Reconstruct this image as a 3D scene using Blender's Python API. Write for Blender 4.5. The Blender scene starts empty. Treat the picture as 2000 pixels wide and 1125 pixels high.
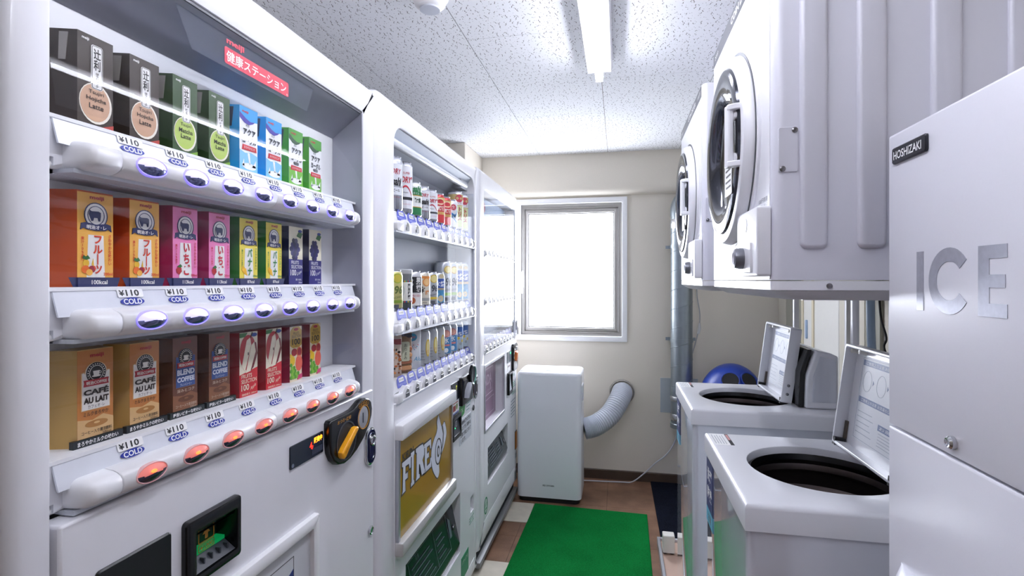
import bpy, bmesh, math, random
from math import sin, cos, pi, radians, sqrt, atan2
from mathutils import Vector, Matrix
random.seed(7)
S = bpy.context.scene
COL = S.collection

# ------------------------------------------------------------------ camera
FPX = 1030.0                                   # focal length in pixels of a 2000 px wide frame
YAW = math.atan(208 / FPX)
EYE = 1.33
cd = bpy.data.cameras.new('camera'); cam = bpy.data.objects.new('camera', cd); COL.objects.link(cam)
cd.sensor_width = 36.0; cd.sensor_fit = 'HORIZONTAL'; cd.lens = 36.0 * FPX / 2000.0
cd.shift_y = -14.5 / 2000.0; cd.clip_start = 0.02
cam.location = (0, 0, EYE); cam.rotation_euler = (pi / 2, 0, YAW)
S.camera = cam

# ------------------------------------------------------------------ world, exposure
W = bpy.data.worlds.new('world'); S.world = W; W.use_nodes = True
W.node_tree.nodes['Background'].inputs[0].default_value = (0.80, 0.86, 1.0, 1)
W.node_tree.nodes['Background'].inputs[1].default_value = 1.0
S.view_settings.view_transform = 'Standard'
S.view_settings.look = 'None'
S.view_settings.gamma = 1.0
S.view_settings.use_curve_mapping = False
S.view_settings.exposure = 1.32
TUBE_POWER = 16.0          # radiance of the fluorescent tubes
WINDOW_POWER = 7.5         # radiance of the daylit frosted pane
cy = S.cycles; cy.max_bounces = 8; cy.diffuse_bounces = 4; cy.glossy_bounces = 4; cy.transmission_bounces = 4; cy.transparent_max_bounces = 12
cy.caustics_reflective = False; cy.caustics_refractive = False; cy.sample_clamp_indirect = 6.0

# ------------------------------------------------------------------ materials
def lin(c):
    if isinstance(c, str):
        c = c.lstrip('#'); c = [int(c[i:i + 2], 16) / 255 for i in (0, 2, 4)]
    return tuple((x / 12.92 if x <= 0.04045 else ((x + 0.055) / 1.055) ** 2.4) for x in c)
MATS = {}
def mat(name, col='#ffffff', rough=0.4, metal=0.0, emit=None, power=0.0, coat=0.0, noise=0.05, scale=40.0, bump=0.0, bscale=200.0, spec=0.5):
    if name in MATS: return MATS[name]
    m = bpy.data.materials.new(name); m.use_nodes = True
    nt = m.node_tree; b = nt.nodes['Principled BSDF']
    c = lin(col)
    b.inputs['Roughness'].default_value = rough; b.inputs['Metallic'].default_value = metal
    b.inputs['Coat Weight'].default_value = coat; b.inputs['Specular IOR Level'].default_value = spec
    tc = nt.nodes.new('ShaderNodeTexCoord')
    if noise:
        n = nt.nodes.new('ShaderNodeTexNoise'); n.inputs['Scale'].default_value = scale; n.inputs['Detail'].default_value = 3
        nt.links.new(tc.outputs['Object'], n.inputs['Vector'])
        mx = nt.nodes.new('ShaderNodeMix'); mx.data_type = 'RGBA'
        mx.inputs[6].default_value = (*[x * (1 - noise) for x in c], 1)
        mx.inputs[7].default_value = (*[min(1, x * (1 + noise)) for x in c], 1)
        nt.links.new(n.outputs['Fac'], mx.inputs[0]); nt.links.new(mx.outputs[2], b.inputs['Base Color'])
    else:
        b.inputs['Base Color'].default_value = (*c, 1)
    if bump:
        n2 = nt.nodes.new('ShaderNodeTexNoise'); n2.inputs['Scale'].default_value = bscale; n2.inputs['Detail'].default_value = 4
        nt.links.new(tc.outputs['Object'], n2.inputs['Vector'])
        bp = nt.nodes.new('ShaderNodeBump'); bp.inputs['Strength'].default_value = bump; bp.inputs['Distance'].default_value = 0.002
        nt.links.new(n2.outputs['Fac'], bp.inputs['Height']); nt.links.new(bp.outputs['Normal'], b.inputs['Normal'])
    if emit:
        b.inputs['Emission Color'].default_value = (*lin(emit), 1); b.inputs['Emission Strength'].default_value = power
        if power < 5.5: m.cycles.emission_sampling = 'NONE'       # small glowing dots are not worth sampling as lamps
    MATS[name] = m
    return m
def clear(name, tint='#ffffff', ior=1.45, rough=0.0, haze=0.0, strength=1.0):
    """thin clear sheet: transparent, mirror-like by Fresnel"""
    if name in MATS: return MATS[name]
    m = bpy.data.materials.new(name); m.use_nodes = True; nt = m.node_tree; nt.nodes.clear()
    out = nt.nodes.new('ShaderNodeOutputMaterial'); mx = nt.nodes.new('ShaderNodeMixShader')
    tr = nt.nodes.new('ShaderNodeBsdfTransparent'); gl = nt.nodes.new('ShaderNodeBsdfGlossy')
    lw = nt.nodes.new('ShaderNodeLayerWeight'); lw.inputs['Blend'].default_value = 0.5           # Schlick's Fresnel, same from both sides
    pw = nt.nodes.new('ShaderNodeMath'); pw.operation = 'POWER'; pw.inputs[1].default_value = 5.0; nt.links.new(lw.outputs['Facing'], pw.inputs[0])
    fr = nt.nodes.new('ShaderNodeMath'); fr.operation = 'MULTIPLY_ADD'; f0 = 2 * ((ior - 1) / (ior + 1)) ** 2; fr.inputs[1].default_value = (1 - f0) * strength; fr.inputs[2].default_value = f0 * strength
    nt.links.new(pw.outputs[0], fr.inputs[0])
    tr.inputs[0].default_value = (*lin(tint), 1); gl.inputs['Roughness'].default_value = rough
    gl.inputs[0].default_value = (1, 1, 1, 1)
    nt.links.new(fr.outputs[0], mx.inputs[0]); nt.links.new(gl.outputs[0], mx.inputs[2])
    if haze:
        df = nt.nodes.new('ShaderNodeBsdfDiffuse'); df.inputs[0].default_value = (0.8, 0.82, 0.86, 1)
        m2 = nt.nodes.new('ShaderNodeMixShader'); m2.inputs[0].default_value = haze
        nt.links.new(tr.outputs[0], m2.inputs[1]); nt.links.new(df.outputs[0], m2.inputs[2]); nt.links.new(m2.outputs[0], mx.inputs[1])
    else:
        nt.links.new(tr.outputs[0], mx.inputs[1])
    nt.links.new(mx.outputs[0], out.inputs[0])
    MATS[name] = m
    return m
def P(col, rough=0.45):
    """plain print / plastic colour"""
    return mat('colour_' + col.lstrip('#') + ('' if rough == 0.45 else '_%d' % int(rough * 100)), col, rough, noise=0.03)

WHITE = mat('white_enamel', '#f1f1f6', 0.30, noise=0.012, scale=6, coat=0.15)
WHITE2 = mat('white_steel', '#ecedf3', 0.34, noise=0.015, scale=5)
PLASTIC = mat('white_plastic', '#f2f2f4', 0.28, noise=0.01)
IVORY = mat('ivory_plastic', '#e9e6de', 0.4, noise=0.02)
GREY = mat('grey_plastic', '#a9acb6', 0.45)
LGREY = mat('light_grey_plastic', '#ccd0d9', 0.4)
DGREY = mat('dark_grey_plastic', '#3c4048', 0.35)
BLACK = mat('black_plastic', '#0c0d10', 0.22, noise=0.0)
BLACKM = mat('black_matte', '#141417', 0.6)
CHROME = mat('chrome', '#d8dade', 0.12, metal=1.0, noise=0.02)
STEEL = mat('brushed_steel', '#8d8c90', 0.32, metal=1.0, noise=0.08, scale=30)
ALU = mat('aluminium', '#c9cbd2', 0.35, metal=0.85, noise=0.04)
GLASS = clear('clear_glass')
SOFTGLASS = clear('coated_glass', '#ffffff', 1.45, 0.0, 0.0, 0.06)
ACRYL = clear('clear_acrylic', '#f6f8fb', 1.5, 0.01, 0.02)
FLAP = clear('thin_acrylic', '#f2f4f8', 1.45, 0.02, 0.04, 0.25)
COVER = clear('clear_cover', '#ffffff', 1.45, 0.03, 0.0, 0.35)

# ------------------------------------------------------------------ geometry collector, everything in u, v, w of a frame
def frame(o, U, V, Wv):
    M = Matrix(((U[0], V[0], Wv[0], o[0]), (U[1], V[1], Wv[1], o[1]), (U[2], V[2], Wv[2], o[2]), (0, 0, 0, 1)))
    return M
def LEFT(x): return frame((x, 0, 0), (0, 1, 0), (0, 0, 1), (1, 0, 0))       # faces +X, u = Y, v = Z
def RIGHT(x): return frame((x, 0, 0), (0, -1, 0), (0, 0, 1), (-1, 0, 0))    # faces -X, u = -Y, v = Z
def NEAR(y): return frame((0, y, 0), (1, 0, 0), (0, 0, 1), (0, -1, 0))      # faces -Y, u = X, v = Z
def UP(z=0): return frame((0, 0, z), (1, 0, 0), (0, 1, 0), (0, 0, 1))
WORLD = UP(0)

def rrect(u0, u1, v0, v1, r=0.0, k=5):
    """rounded rectangle, counter-clockwise; r one number or (bl, br, tr, tl)"""
    if not isinstance(r, (tuple, list)): r = (r,) * 4
    pts = []
    for (cu, cv, su, sv, a0, rr) in ((u0, v0, 1, 1, pi, r[0]), (u1, v0, -1, 1, 1.5 * pi, r[1]), (u1, v1, -1, -1, 0, r[2]), (u0, v1, 1, -1, 0.5 * pi, r[3])):
        for i in range(k + 1):
            a = a0 + i / k * pi / 2; q = max(rr, 1e-5)
            pts.append((cu + su * q + q * cos(a), cv + sv * q + q * sin(a)))
    return pts
def ell(cu, cv, a, b=None, n=24, a0=0.0, a1=2 * pi):
    b = a if b is None else b; full = abs(a1 - a0 - 2 * pi) < 1e-6
    return [(cu + a * cos(a0 + (a1 - a0) * i / (n if full else n - 1)), cv + b * sin(a0 + (a1 - a0) * i / (n if full else n - 1))) for i in range(n)]
def inset(pts, d):
    n = len(pts); out = []
    for i in range(n):
        p0, p1, p2 = pts[i - 1], pts[i], pts[(i + 1) % n]
        e1 = Vector((p1[0] - p0[0], p1[1] - p0[1])); e2 = Vector((p2[0] - p1[0], p2[1] - p1[1]))
        if e1.length < 1e-9: e1 = e2
        if e2.length < 1e-9: e2 = e1
        e1.normalize(); e2.normalize()
        n1 = Vector((-e1.y, e1.x)); n2 = Vector((-e2.y, e2.x)); nn = n1 + n2
        if nn.length < 1e-6: nn = n1
        nn.normalize(); q = max(0.35, nn.dot(n1))
        out.append((p1[0] + nn.x * d / q, p1[1] + nn.y * d / q))
    return out
TXT = {}
def textgeo(s, bold=0.0, space=1.0):
    key = (s, bold, space)
    if key not in TXT:
        c = bpy.data.curves.new('lettering', 'FONT'); c.body = s; c.size = 1; c.resolution_u = 3; c.offset = bold
        c.align_x = 'CENTER'; c.space_line = 1.0; c.space_character = space
        o = bpy.data.objects.new('lettering', c)
        m = bpy.data.meshes.new_from_object(o)
        v = [(a.co.x, a.co.y) for a in m.vertices]; f = [tuple(p.vertices) for p in m.polygons]
        bpy.data.objects.remove(o); bpy.data.curves.remove(c); bpy.data.meshes.remove(m)
        x0 = min(a[0] for a in v); x1 = max(a[0] for a in v); y0 = min(a[1] for a in v); y1 = max(a[1] for a in v)
        v = [((a[0] - (x0 + x1) / 2), (a[1] - (y0 + y1) / 2)) for a in v]
        TXT[key] = (v, f, x1 - x0, y1 - y0)
    return TXT[key]
def vert(s): return '\n'.join(s.replace('ー', '｜'))

class G:
    def __init__(self): self.v = []; self.f = []; self.m = []
    def add(self, vs, fs, m=0):
        n = len(self.v); self.v += [tuple(p) for p in vs]; self.f += [tuple(i + n for i in f) for f in fs]
        self.m += (m if isinstance(m, list) else [m] * len(fs)); return self
    def box(self, u0, u1, v0, v1, w0, w1, m=0):
        vs = [(u0, v0, w0), (u1, v0, w0), (u1, v1, w0), (u0, v1, w0), (u0, v0, w1), (u1, v0, w1), (u1, v1, w1), (u0, v1, w1)]
        return self.add(vs, [(0, 3, 2, 1), (4, 5, 6, 7), (0, 1, 5, 4), (1, 2, 6, 5), (2, 3, 7, 6), (3, 0, 4, 7)], m)
    def plate(self, pts, w0, w1, m=0, bev=0.0, bk=1, ms=None, back=True):
        """polygon extruded from w0 to w1, front edge rounded by bev"""
        n = len(pts); ms = m if ms is None else ms
        loops = [[(p[0], p[1], w0) for p in pts]]
        if bev > 0:
            for i in range(bk + 1):
                a = i / bk * pi / 2
                loops.append([(p[0], p[1], w1 - bev + bev * sin(a)) for p in inset(pts, bev * (1 - cos(a)))])
        else: loops.append([(p[0], p[1], w1) for p in pts])
        vs = [p for l in loops for p in l]; fs = []; mm = []
        for k in range(len(loops) - 1):
            for i in range(n):
                j = (i + 1) % n; fs.append((k * n + i, k * n + j, (k + 1) * n + j, (k + 1) * n + i)); mm.append(ms)
        K = (len(loops) - 1) * n
        fs.append(tuple(range(K, K + n))); mm.append(m)
        if back: fs.append(tuple(reversed(range(n)))); mm.append(ms)
        return self.add(vs, fs, mm)
    def ring(self, po, pi_, w0, w1, m=0, bev=0.0, wi=None):
        """flat frame between two loops of equal count"""
        n = len(po); wi = w0 if wi is None else wi
        bo, bi = bev if isinstance(bev, tuple) else (bev, bev)
        L = [[(p[0], p[1], w0) for p in po]]
        if bo:
            K_ = 4 if bo > .006 else 2
            for q in range(K_ + 1):
                a = q / K_ * pi / 2; L.append([(p[0], p[1], w1 - bo + bo * sin(a)) for p in inset(po, bo * (1 - cos(a)))])
        else: L.append([(p[0], p[1], w1) for p in po])
        if bi:
            K_ = 4 if bi > .006 else 2
            for q in range(K_ + 1):
                a = pi / 2 - q / K_ * pi / 2; L.append([(p[0], p[1], w1 - bi + bi * sin(a)) for p in inset(pi_, -bi * (1 - cos(a)))])
        else: L.append([(p[0], p[1], w1) for p in pi_])
        L.append([(p[0], p[1], wi) for p in pi_])
        vs = [p for l in L for p in l]; fs = []
        for k in range(len(L) - 1):
            for i in range(n):
                j = (i + 1) % n; fs.append((k * n + i, k * n + j, (k + 1) * n + j, (k + 1) * n + i))
        K = (len(L) - 1) * n
        for i in range(n):
            j = (i + 1) % n; fs.append((K + i, K + j, j, i))
        return self.add(vs, fs, m)
    def holed(self, us, vs_, holes, w0, w1, m=0):
        """rectangular panel with rectangular openings; us, vs_ = (min, max)"""
        U = sorted(set([us[0], us[1]] + [h[0] for h in holes] + [h[1] for h in holes]))
        V = sorted(set([vs_[0], vs_[1]] + [h[2] for h in holes] + [h[3] for h in holes]))
        solid = lambda i, j: 0 <= i < len(U) - 1 and 0 <= j < len(V) - 1 and not any(h[0] - 1e-6 <= U[i] and U[i + 1] <= h[1] + 1e-6 and h[2] - 1e-6 <= V[j] and V[j + 1] <= h[3] + 1e-6 for h in holes)
        nu, nv = len(U), len(V)
        vs = [(u, v, w) for w in (w0, w1) for v in V for u in U]; ix = lambda i, j, k: k * nu * nv + j * nu + i
        fs = []
        for j in range(nv - 1):
            for i in range(nu - 1):
                if not solid(i, j): continue
                fs.append((ix(i, j, 1), ix(i + 1, j, 1), ix(i + 1, j + 1, 1), ix(i, j + 1, 1)))
                fs.append((ix(i, j, 0), ix(i, j + 1, 0), ix(i + 1, j + 1, 0), ix(i + 1, j, 0)))
                if not solid(i - 1, j): fs.append((ix(i, j, 0), ix(i, j, 1), ix(i, j + 1, 1), ix(i, j + 1, 0)))
                if not solid(i + 1, j): fs.append((ix(i + 1, j, 0), ix(i + 1, j + 1, 0), ix(i + 1, j + 1, 1), ix(i + 1, j, 1)))
                if not solid(i, j - 1): fs.append((ix(i, j, 0), ix(i + 1, j, 0), ix(i + 1, j, 1), ix(i, j, 1)))
                if not solid(i, j + 1): fs.append((ix(i, j + 1, 0), ix(i, j + 1, 1), ix(i + 1, j + 1, 1), ix(i + 1, j + 1, 0)))
        return self.add(vs, fs, m)
    def loft(self, loops, m=0, caps=True, closed=True):
        n = len(loops[0]); vs = [p for l in loops for p in l]; fs = []
        for k in range(len(loops) - 1):
            for i in range(n if closed else n - 1):
                j = (i + 1) % n; fs.append((k * n + i, k * n + j, (k + 1) * n + j, (k + 1) * n + i))
        if caps: fs.append(tuple(reversed(range(n)))); fs.append(tuple(range((len(loops) - 1) * n, len(loops) * n)))
        return self.add(vs, fs, m)
    def lathe(self, prof, c=(0, 0, 0), axis='w', n=24, m=0, su=1.0, sv=1.0, caps=True):
        """profile [(radius, height)] turned about an axis through c"""
        loops = []
        for r, h in prof:
            l = []
            for i in range(n):
                a = 2 * pi * i / n; x, y = r * cos(a) * su, r * sin(a) * sv
                p = {'w': (x, y, h), 'u': (h, x, y), 'v': (y, h, x)}[axis]
                l.append((c[0] + p[0], c[1] + p[1], c[2] + p[2]))
            loops.append(l)
        mm = m
        if isinstance(m, list):
            mm = [q for q in m for _ in range(n)] + ([m[0], m[-1]] if caps else [])
        return self.loft(loops, mm, caps)
    def tube(self, path, r, n=10, m=0, caps=True):
        P_ = [Vector(p) for p in path]; loops = []; ref = None
        for i, p in enumerate(P_):
            t = (P_[min(i + 1, len(P_) - 1)] - P_[max(i - 1, 0)]).normalized()
            if ref is None: ref = t.orthogonal().normalized()
            ref = (ref - t * ref.dot(t)).normalized(); b = t.cross(ref)
            rr = r[i] if isinstance(r, (list, tuple)) else r
            loops.append([tuple(p + (ref * cos(2 * pi * k / n) + b * sin(2 * pi * k / n)) * rr) for k in range(n)])
        return self.loft(loops, m, caps)
    def text(self, s, u, v, w, h, width=None, m=0, bold=0.0, shear=0.0, thick=0.0, wrap=None, space=1.0, rot=0.0):
        vs, fs, tw, thh = textgeo(s, bold, space)
        k = h / thh; ku = k if width is None else width / tw
        out = []
        for a in vs:
            x, y = a[0] * ku + a[1] * k * shear, a[1] * k
            if rot: x, y = x * cos(rot) - y * sin(rot), x * sin(rot) + y * cos(rot)
            x += u; y += v
            out.append((x, y, w) if wrap is None else wrap(x, y, w))
        return self.add(out, fs, m)
    def obj(self, name, mats, parent=None, fr=WORLD, angle=38, local=False, bevel=0.0):
        me = bpy.data.meshes.new(name)
        off = Vector((0, 0, 0))
        if parent is not None and not local:
            q = parent
            while q.parent is not None: q = q.parent
            off = Vector(q.location)
        me.from_pydata([tuple((fr @ Vector(p)) - off) for p in self.v], [], self.f)
        for mm in (mats if isinstance(mats, (list, tuple)) else [mats]): me.materials.append(mm)
        me.polygons.foreach_set('material_index', self.m)
        me.polygons.foreach_set('use_smooth', [True] * len(self.f))
        me.update()
        me.set_sharp_from_angle(angle=radians(angle))
        o = bpy.data.objects.new(name, me); COL.objects.link(o)
        if parent is not None: o.parent = parent
        if bevel:
            md = o.modifiers.new('edge', 'BEVEL'); md.width = bevel; md.segments = 2; md.limit_method = 'ANGLE'; md.angle_limit = radians(40)
        return o
def tag(o, label=None, cat=None, group=None, kind=None):
    if label: o['label'] = label
    if cat: o['category'] = cat
    if group: o['group'] = group
    if kind: o['kind'] = kind
    return o
def thing(name, loc, label=None, cat=None, group=None, kind=None):
    o = bpy.data.objects.new(name, None); COL.objects.link(o); o.location = loc; o.empty_display_size = 0.1
    return tag(o, label, cat, group, kind)
def dup(o, parent=None):
    c = o.copy(); COL.objects.link(c)
    if parent is not None: c.parent = parent
    for ch in list(o.children): dup(ch, c)
    return c
def arc(cx, cy, r, a0, a1, n=8):
    return [(cx + r * cos(radians(a0 + (a1 - a0) * i / n)), cy + r * sin(radians(a0 + (a1 - a0) * i / n))) for i in range(n + 1)]
def spline(pts, n=8):
    """Catmull-Rom through 3-D points"""
    P_ = [Vector(p) for p in pts]; P_ = [2 * P_[0] - P_[1]] + P_ + [2 * P_[-1] - P_[-2]]; out = []
    for i in range(1, len(P_) - 2):
        for k in range(n):
            t = k / n; a, b, c, d = P_[i - 1], P_[i], P_[i + 1], P_[i + 2]
            out.append(tuple(0.5 * ((2 * b) + (c - a) * t + (2 * a - 5 * b + 4 * c - d) * t * t + (3 * b - a - 3 * c + d) * t ** 3)))
    out.append(tuple(P_[-2])); return out

# ================================================================== the setting
X0, X1, Y0, Y1, CZ = -1.40, 1.00, -2.20, 3.60, 2.18
WALLP = mat('beige_wallpaper', '#e0d9cc', 0.75, noise=0.05, scale=260, bump=0.25, bscale=320)
def struct(o): return tag(o, kind='structure')

# ---- ceiling of acoustic boards with worm-hole flecks
def ceiling_material():
    m = bpy.data.materials.new('acoustic_board'); m.use_nodes = True; nt = m.node_tree; b = nt.nodes['Principled BSDF']
    b.inputs['Roughness'].default_value = 0.85
    geo = nt.nodes.new('ShaderNodeNewGeometry')
    def M(op, x, y=None, z=None):
        n = nt.nodes.new('ShaderNodeMath'); n.operation = op
        for k, q in enumerate((x, y, z)):
            if q is None: continue
            if isinstance(q, (int, float)): n.inputs[k].default_value = q
            else: nt.links.new(q, n.inputs[k])
        return n.outputs[0]
    def fleck(scale, off, hw, l0, l1):
        """one short wavy dash per Voronoi cell, running roughly along the board"""
        mp = nt.nodes.new('ShaderNodeMapping'); mp.inputs['Scale'].default_value = (scale * 1.25, scale, 0.0); mp.inputs['Location'].default_value = (off, off * 1.7, 0)
        nt.links.new(geo.outputs['Position'], mp.inputs['Vector'])
        v = nt.nodes.new('ShaderNodeTexVoronoi'); v.voronoi_dimensions = '2D'; v.inputs['Scale'].default_value = 1.0; v.inputs['Randomness'].default_value = 0.9
        nt.links.new(mp.outputs[0], v.inputs['Vector'])
        d = nt.nodes.new('ShaderNodeVectorMath'); d.operation = 'SUBTRACT'; nt.links.new(mp.outputs[0], d.inputs[0]); nt.links.new(v.outputs['Position'], d.inputs[1])
        sp = nt.nodes.new('ShaderNodeSeparateXYZ'); nt.links.new(d.outputs[0], sp.inputs[0])
        rc = nt.nodes.new('ShaderNodeSeparateColor'); nt.links.new(v.outputs['Color'], rc.inputs[0])
        dx, dy = sp.outputs[0], sp.outputs[1]; r1, r2, r3 = rc.outputs[0], rc.outputs[1], rc.outputs[2]
        tilt = M('MULTIPLY', dy, M('MULTIPLY', M('SUBTRACT', r1, 0.5), 1.5)); wave = M('MULTIPLY', M('SINE', M('MULTIPLY_ADD', dy, 15.0, M('MULTIPLY', r2, 6.3))), 0.055)
        x2 = M('ABSOLUTE', M('ADD', M('ADD', dx, tilt), wave)); ln = M('MULTIPLY_ADD', M('POWER', r3, 1.6), l1 - l0, l0)
        return M('MULTIPLY', M('LESS_THAN', x2, hw), M('LESS_THAN', M('ABSOLUTE', dy), ln))
    a = fleck(40, 3.0, 0.050, 0.05, 0.40); c = fleck(46, 11.3, 0.045, 0.04, 0.07)
    mx = nt.nodes.new('ShaderNodeMath'); mx.operation = 'MAXIMUM'; nt.links.new(a, mx.inputs[0]); nt.links.new(c, mx.inputs[1])
    mc = nt.nodes.new('ShaderNodeMix'); mc.data_type = 'RGBA'
    mc.inputs[6].default_value = (*lin('#e9eaed'), 1); mc.inputs[7].default_value = (*lin('#4a4038'), 1)
    nt.links.new(mx.outputs[0], mc.inputs[0]); nt.links.new(mc.outputs[2], b.inputs['Base Color'])
    bp = nt.nodes.new('ShaderNodeBump'); bp.inputs['Strength'].default_value = 0.6; bp.inputs['Distance'].default_value = 0.003; bp.invert = True
    nt.links.new(mx.outputs[0], bp.inputs['Height']); nt.links.new(bp.outputs[0], b.inputs['Normal'])
    return m
BOARD = ceiling_material()
ceil = struct(G().box(X0 - .1, X1 + .1, Y0 - .1, Y1 + .1, CZ + .0022, CZ + .05).obj('ceiling', mat('ceiling_joint', '#6e675f', 0.9)))
col0 = -0.07 - 0.455 * 3
seam_y = {0: 2.25, 1: 1.795, 2: 2.245, 3: 1.795, 4: 2.245}
for i in range(6):
    xa, xb = col0 + 0.455 * i, col0 + 0.455 * (i + 1)
    ys = (2.25 if i % 2 else 1.795) - 0.91 * 5
    while ys < Y1:
        a, b_ = max(ys, Y0), min(ys + 0.91, Y1)
        if b_ - a > 0.02 and min(xb, X1) - max(xa, X0) > 0.02:
            g = G().box(max(xa, X0) + .0012, min(xb, X1) - .0012, a + .0012, b_ - .0012, CZ, CZ + .0021)
            g.obj('ceiling_panel', BOARD, ceil)
        ys += 0.91

# ---- walls
wb = G().holed((X0, X1), (0, CZ), [(-0.685, 0.035, 0.942, 1.868)], 0, 0.12)
wall_back = struct(wb.obj('wall_back', WALLP, None, frame((0, Y1 + .12, 0), (1, 0, 0), (0, 0, 1), (0, -1, 0))))
prof = [(3.61, CZ), (3.545, CZ), (3.545, 1.955)] + [(3.545 + .055 * (1 - cos(a)), 1.955 - .055 * sin(a)) for a in [radians(q) for q in (15, 30, 45, 60, 75, 90)]] + [(3.61, 1.90)]
g = G().loft([[(x, p[0], p[1]) for p in prof] for x in (-0.925, X1)])
struct(g.obj('trim_1', WALLP)); 
struct(G().box(X0, -0.925, 3.12, 3.60, 0, CZ).obj('wall_pillar', WALLP, bevel=.004))
struct(G().box(X0 - .1, X0, Y0, Y1, 0, CZ).obj('wall_left', WALLP))
wall_right = struct(G().box(X1, X1 + .1, Y0, Y1, 0, CZ).obj('wall_right', WALLP))
struct(G().box(X0, X1, Y0 - .1, Y0, 0, CZ).obj('wall_front', WALLP))
struct(G().plate([(3.6, 0), (3.588, 0), (3.588, .058), (3.592, .062), (3.6, .062)], -0.925, X1).obj('baseboard_back', mat('brown_vinyl_skirting', '#4b3b30', 0.45), None, frame((0, 0, 0), (0, 1, 0), (0, 0, 1), (1, 0, 0))))
# cladding panels and joints on the right wall behind the washers
CLAD = mat('cream_wall_panel', '#ddd7c8', 0.35, noise=0.02); CLADW = mat('white_wall_panel', '#f1efe9', 0.3, noise=0.02)
CLADG = mat('grey_green_panel', '#a9a89a', 0.35)
for (ya, yb, mt) in ((2.27, 2.40, CLADG), (2.40, 2.66, CLAD), (2.66, 2.985, CLADW), (2.99, 3.135, CLADW), (3.14, 3.44, CLADG), (3.445, 3.59, CLAD)):
    G().plate(rrect(-yb + .002, -ya - .002, .06, CZ - .01, .004, 2), 0, .012, bev=.003).obj('panel', mt, wall_right, RIGHT(1.0))
for yy in (2.98, 3.137):
    G().box(-yy - .012, -yy + .012, .06, CZ - .01, .012, .018).obj('joint_strip', mat('cream_strip', '#e6dcc0', 0.4), wall_right, RIGHT(1.0))
G().plate(rrect(-3.085, -3.065, 1.02, 1.12, .008), .012, .02, bev=.002).obj('panel_pull', P('#a9bfdc'), wall_right, RIGHT(1.0))

# ---- floor of brown vinyl tiles
def tile_material():
    m = bpy.data.materials.new('brown_vinyl_tile'); m.use_nodes = True; nt = m.node_tree; b = nt.nodes['Principled BSDF']
    geo = nt.nodes.new('ShaderNodeNewGeometry'); n = nt.nodes.new('ShaderNodeTexNoise'); n.inputs['Scale'].default_value = 9; n.inputs['Detail'].default_value = 8
    n2 = nt.nodes.new('ShaderNodeTexNoise'); n2.inputs['Scale'].default_value = 160; n2.inputs['Detail'].default_value = 2
    nt.links.new(geo.outputs['Position'], n.inputs['Vector']); nt.links.new(geo.outputs['Position'], n2.inputs['Vector'])
    a = nt.nodes.new('ShaderNodeMath'); a.operation = 'MULTIPLY_ADD'; a.inputs[1].default_value = 0.25
    nt.links.new(n2.outputs['Fac'], a.inputs[0]); nt.links.new(n.outputs['Fac'], a.inputs[2])
    r = nt.nodes.new('ShaderNodeValToRGB'); r.color_ramp.elements[0].position = 0.38; r.color_ramp.elements[0].color = (*lin('#6b4c3a'), 1)
    r.color_ramp.elements[1].position = 0.85; r.color_ramp.elements[1].color = (*lin('#9a755c'), 1)
    nt.links.new(a.outputs[0], r.inputs[0]); nt.links.new(r.outputs[0], b.inputs['Base Color']); b.inputs['Roughness'].default_value = 0.38
    return m
TILE = tile_material()
floor = struct(G().box(X0 - .1, X1 + .1, Y0 - .1, Y1 + .1, -.08, -.003).obj('floor', mat('tile_joint', '#33261e', 0.8)))
x = -0.068 - 0.455 * 3
while x < X1:
    y = 3.605 - 0.455 * 13
    while y < Y1:
        a, b_, c, d = max(x, X0), min(x + .455, X1), max(y, Y0), min(y + .455, Y1)
        if b_ - a > .02 and d - c > .02: G().box(a + .0008, b_ - .0008, c + .0008, d - .0008, -.003, 0).obj('floor_tile', TILE, floor)
        y += .455
    x += .455

# ---- window
win = thing('window_1', (-.32, Y1, .92), kind='structure')
F = NEAR(Y1)
G().ring(rrect(-.70, .057, .92, 1.89, .003, 1), rrect(-.665, .022, .955, 1.855, .003, 1), -.01, .014, bev=.003, wi=-.05).obj('window_trim', PLASTIC, win, F)
SASH = mat('grey_aluminium_sash', '#96938f', 0.38, metal=0.55, noise=0.03)
G().ring(rrect(-.6645, .0215, .9555, 1.8545, .001, 1), rrect(-.640, -.003, .980, 1.825, .001, 1), -.09, -.012, bev=.002).obj('window_frame', SASH, win, F)
G().ring(rrect(-.6395, -.0035, .981, 1.8245, .001, 1), rrect(-.618, -.030, 1.006, 1.795, .001, 1), -.085, -.028, bev=.003).obj('window_sash', mat('light_sash', '#b5b2ae', 0.36, metal=0.5), win, F)
G().ring(rrect(-.6175, -.0305, 1.0065, 1.7945, .001, 1), rrect(-.612, -.036, 1.012, 1.789, .001, 1), -.07, -.040).obj('glazing_bead', P('#8b8a8c'), win, F)
pane = mat('daylit_frosted_pane', '#e8ecf2', 0.5, emit='#eef3ff', power=WINDOW_POWER, noise=0)
G().box(-.6115, -.0365, 1.0125, 1.7885, -.060, -.056).obj('pane', pane, win, F)
G().plate(rrect(-.658, -.646, 1.28, 1.40, .005), -.012, -.002, bev=.002).box(-.655, -.649, 1.38, 1.395, -.002, .02).plate(rrect(-.6575, -.6465, 1.24, 1.39, .005), .018, .028, bev=.002).obj('window_handle', PLASTIC, win, F)

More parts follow.
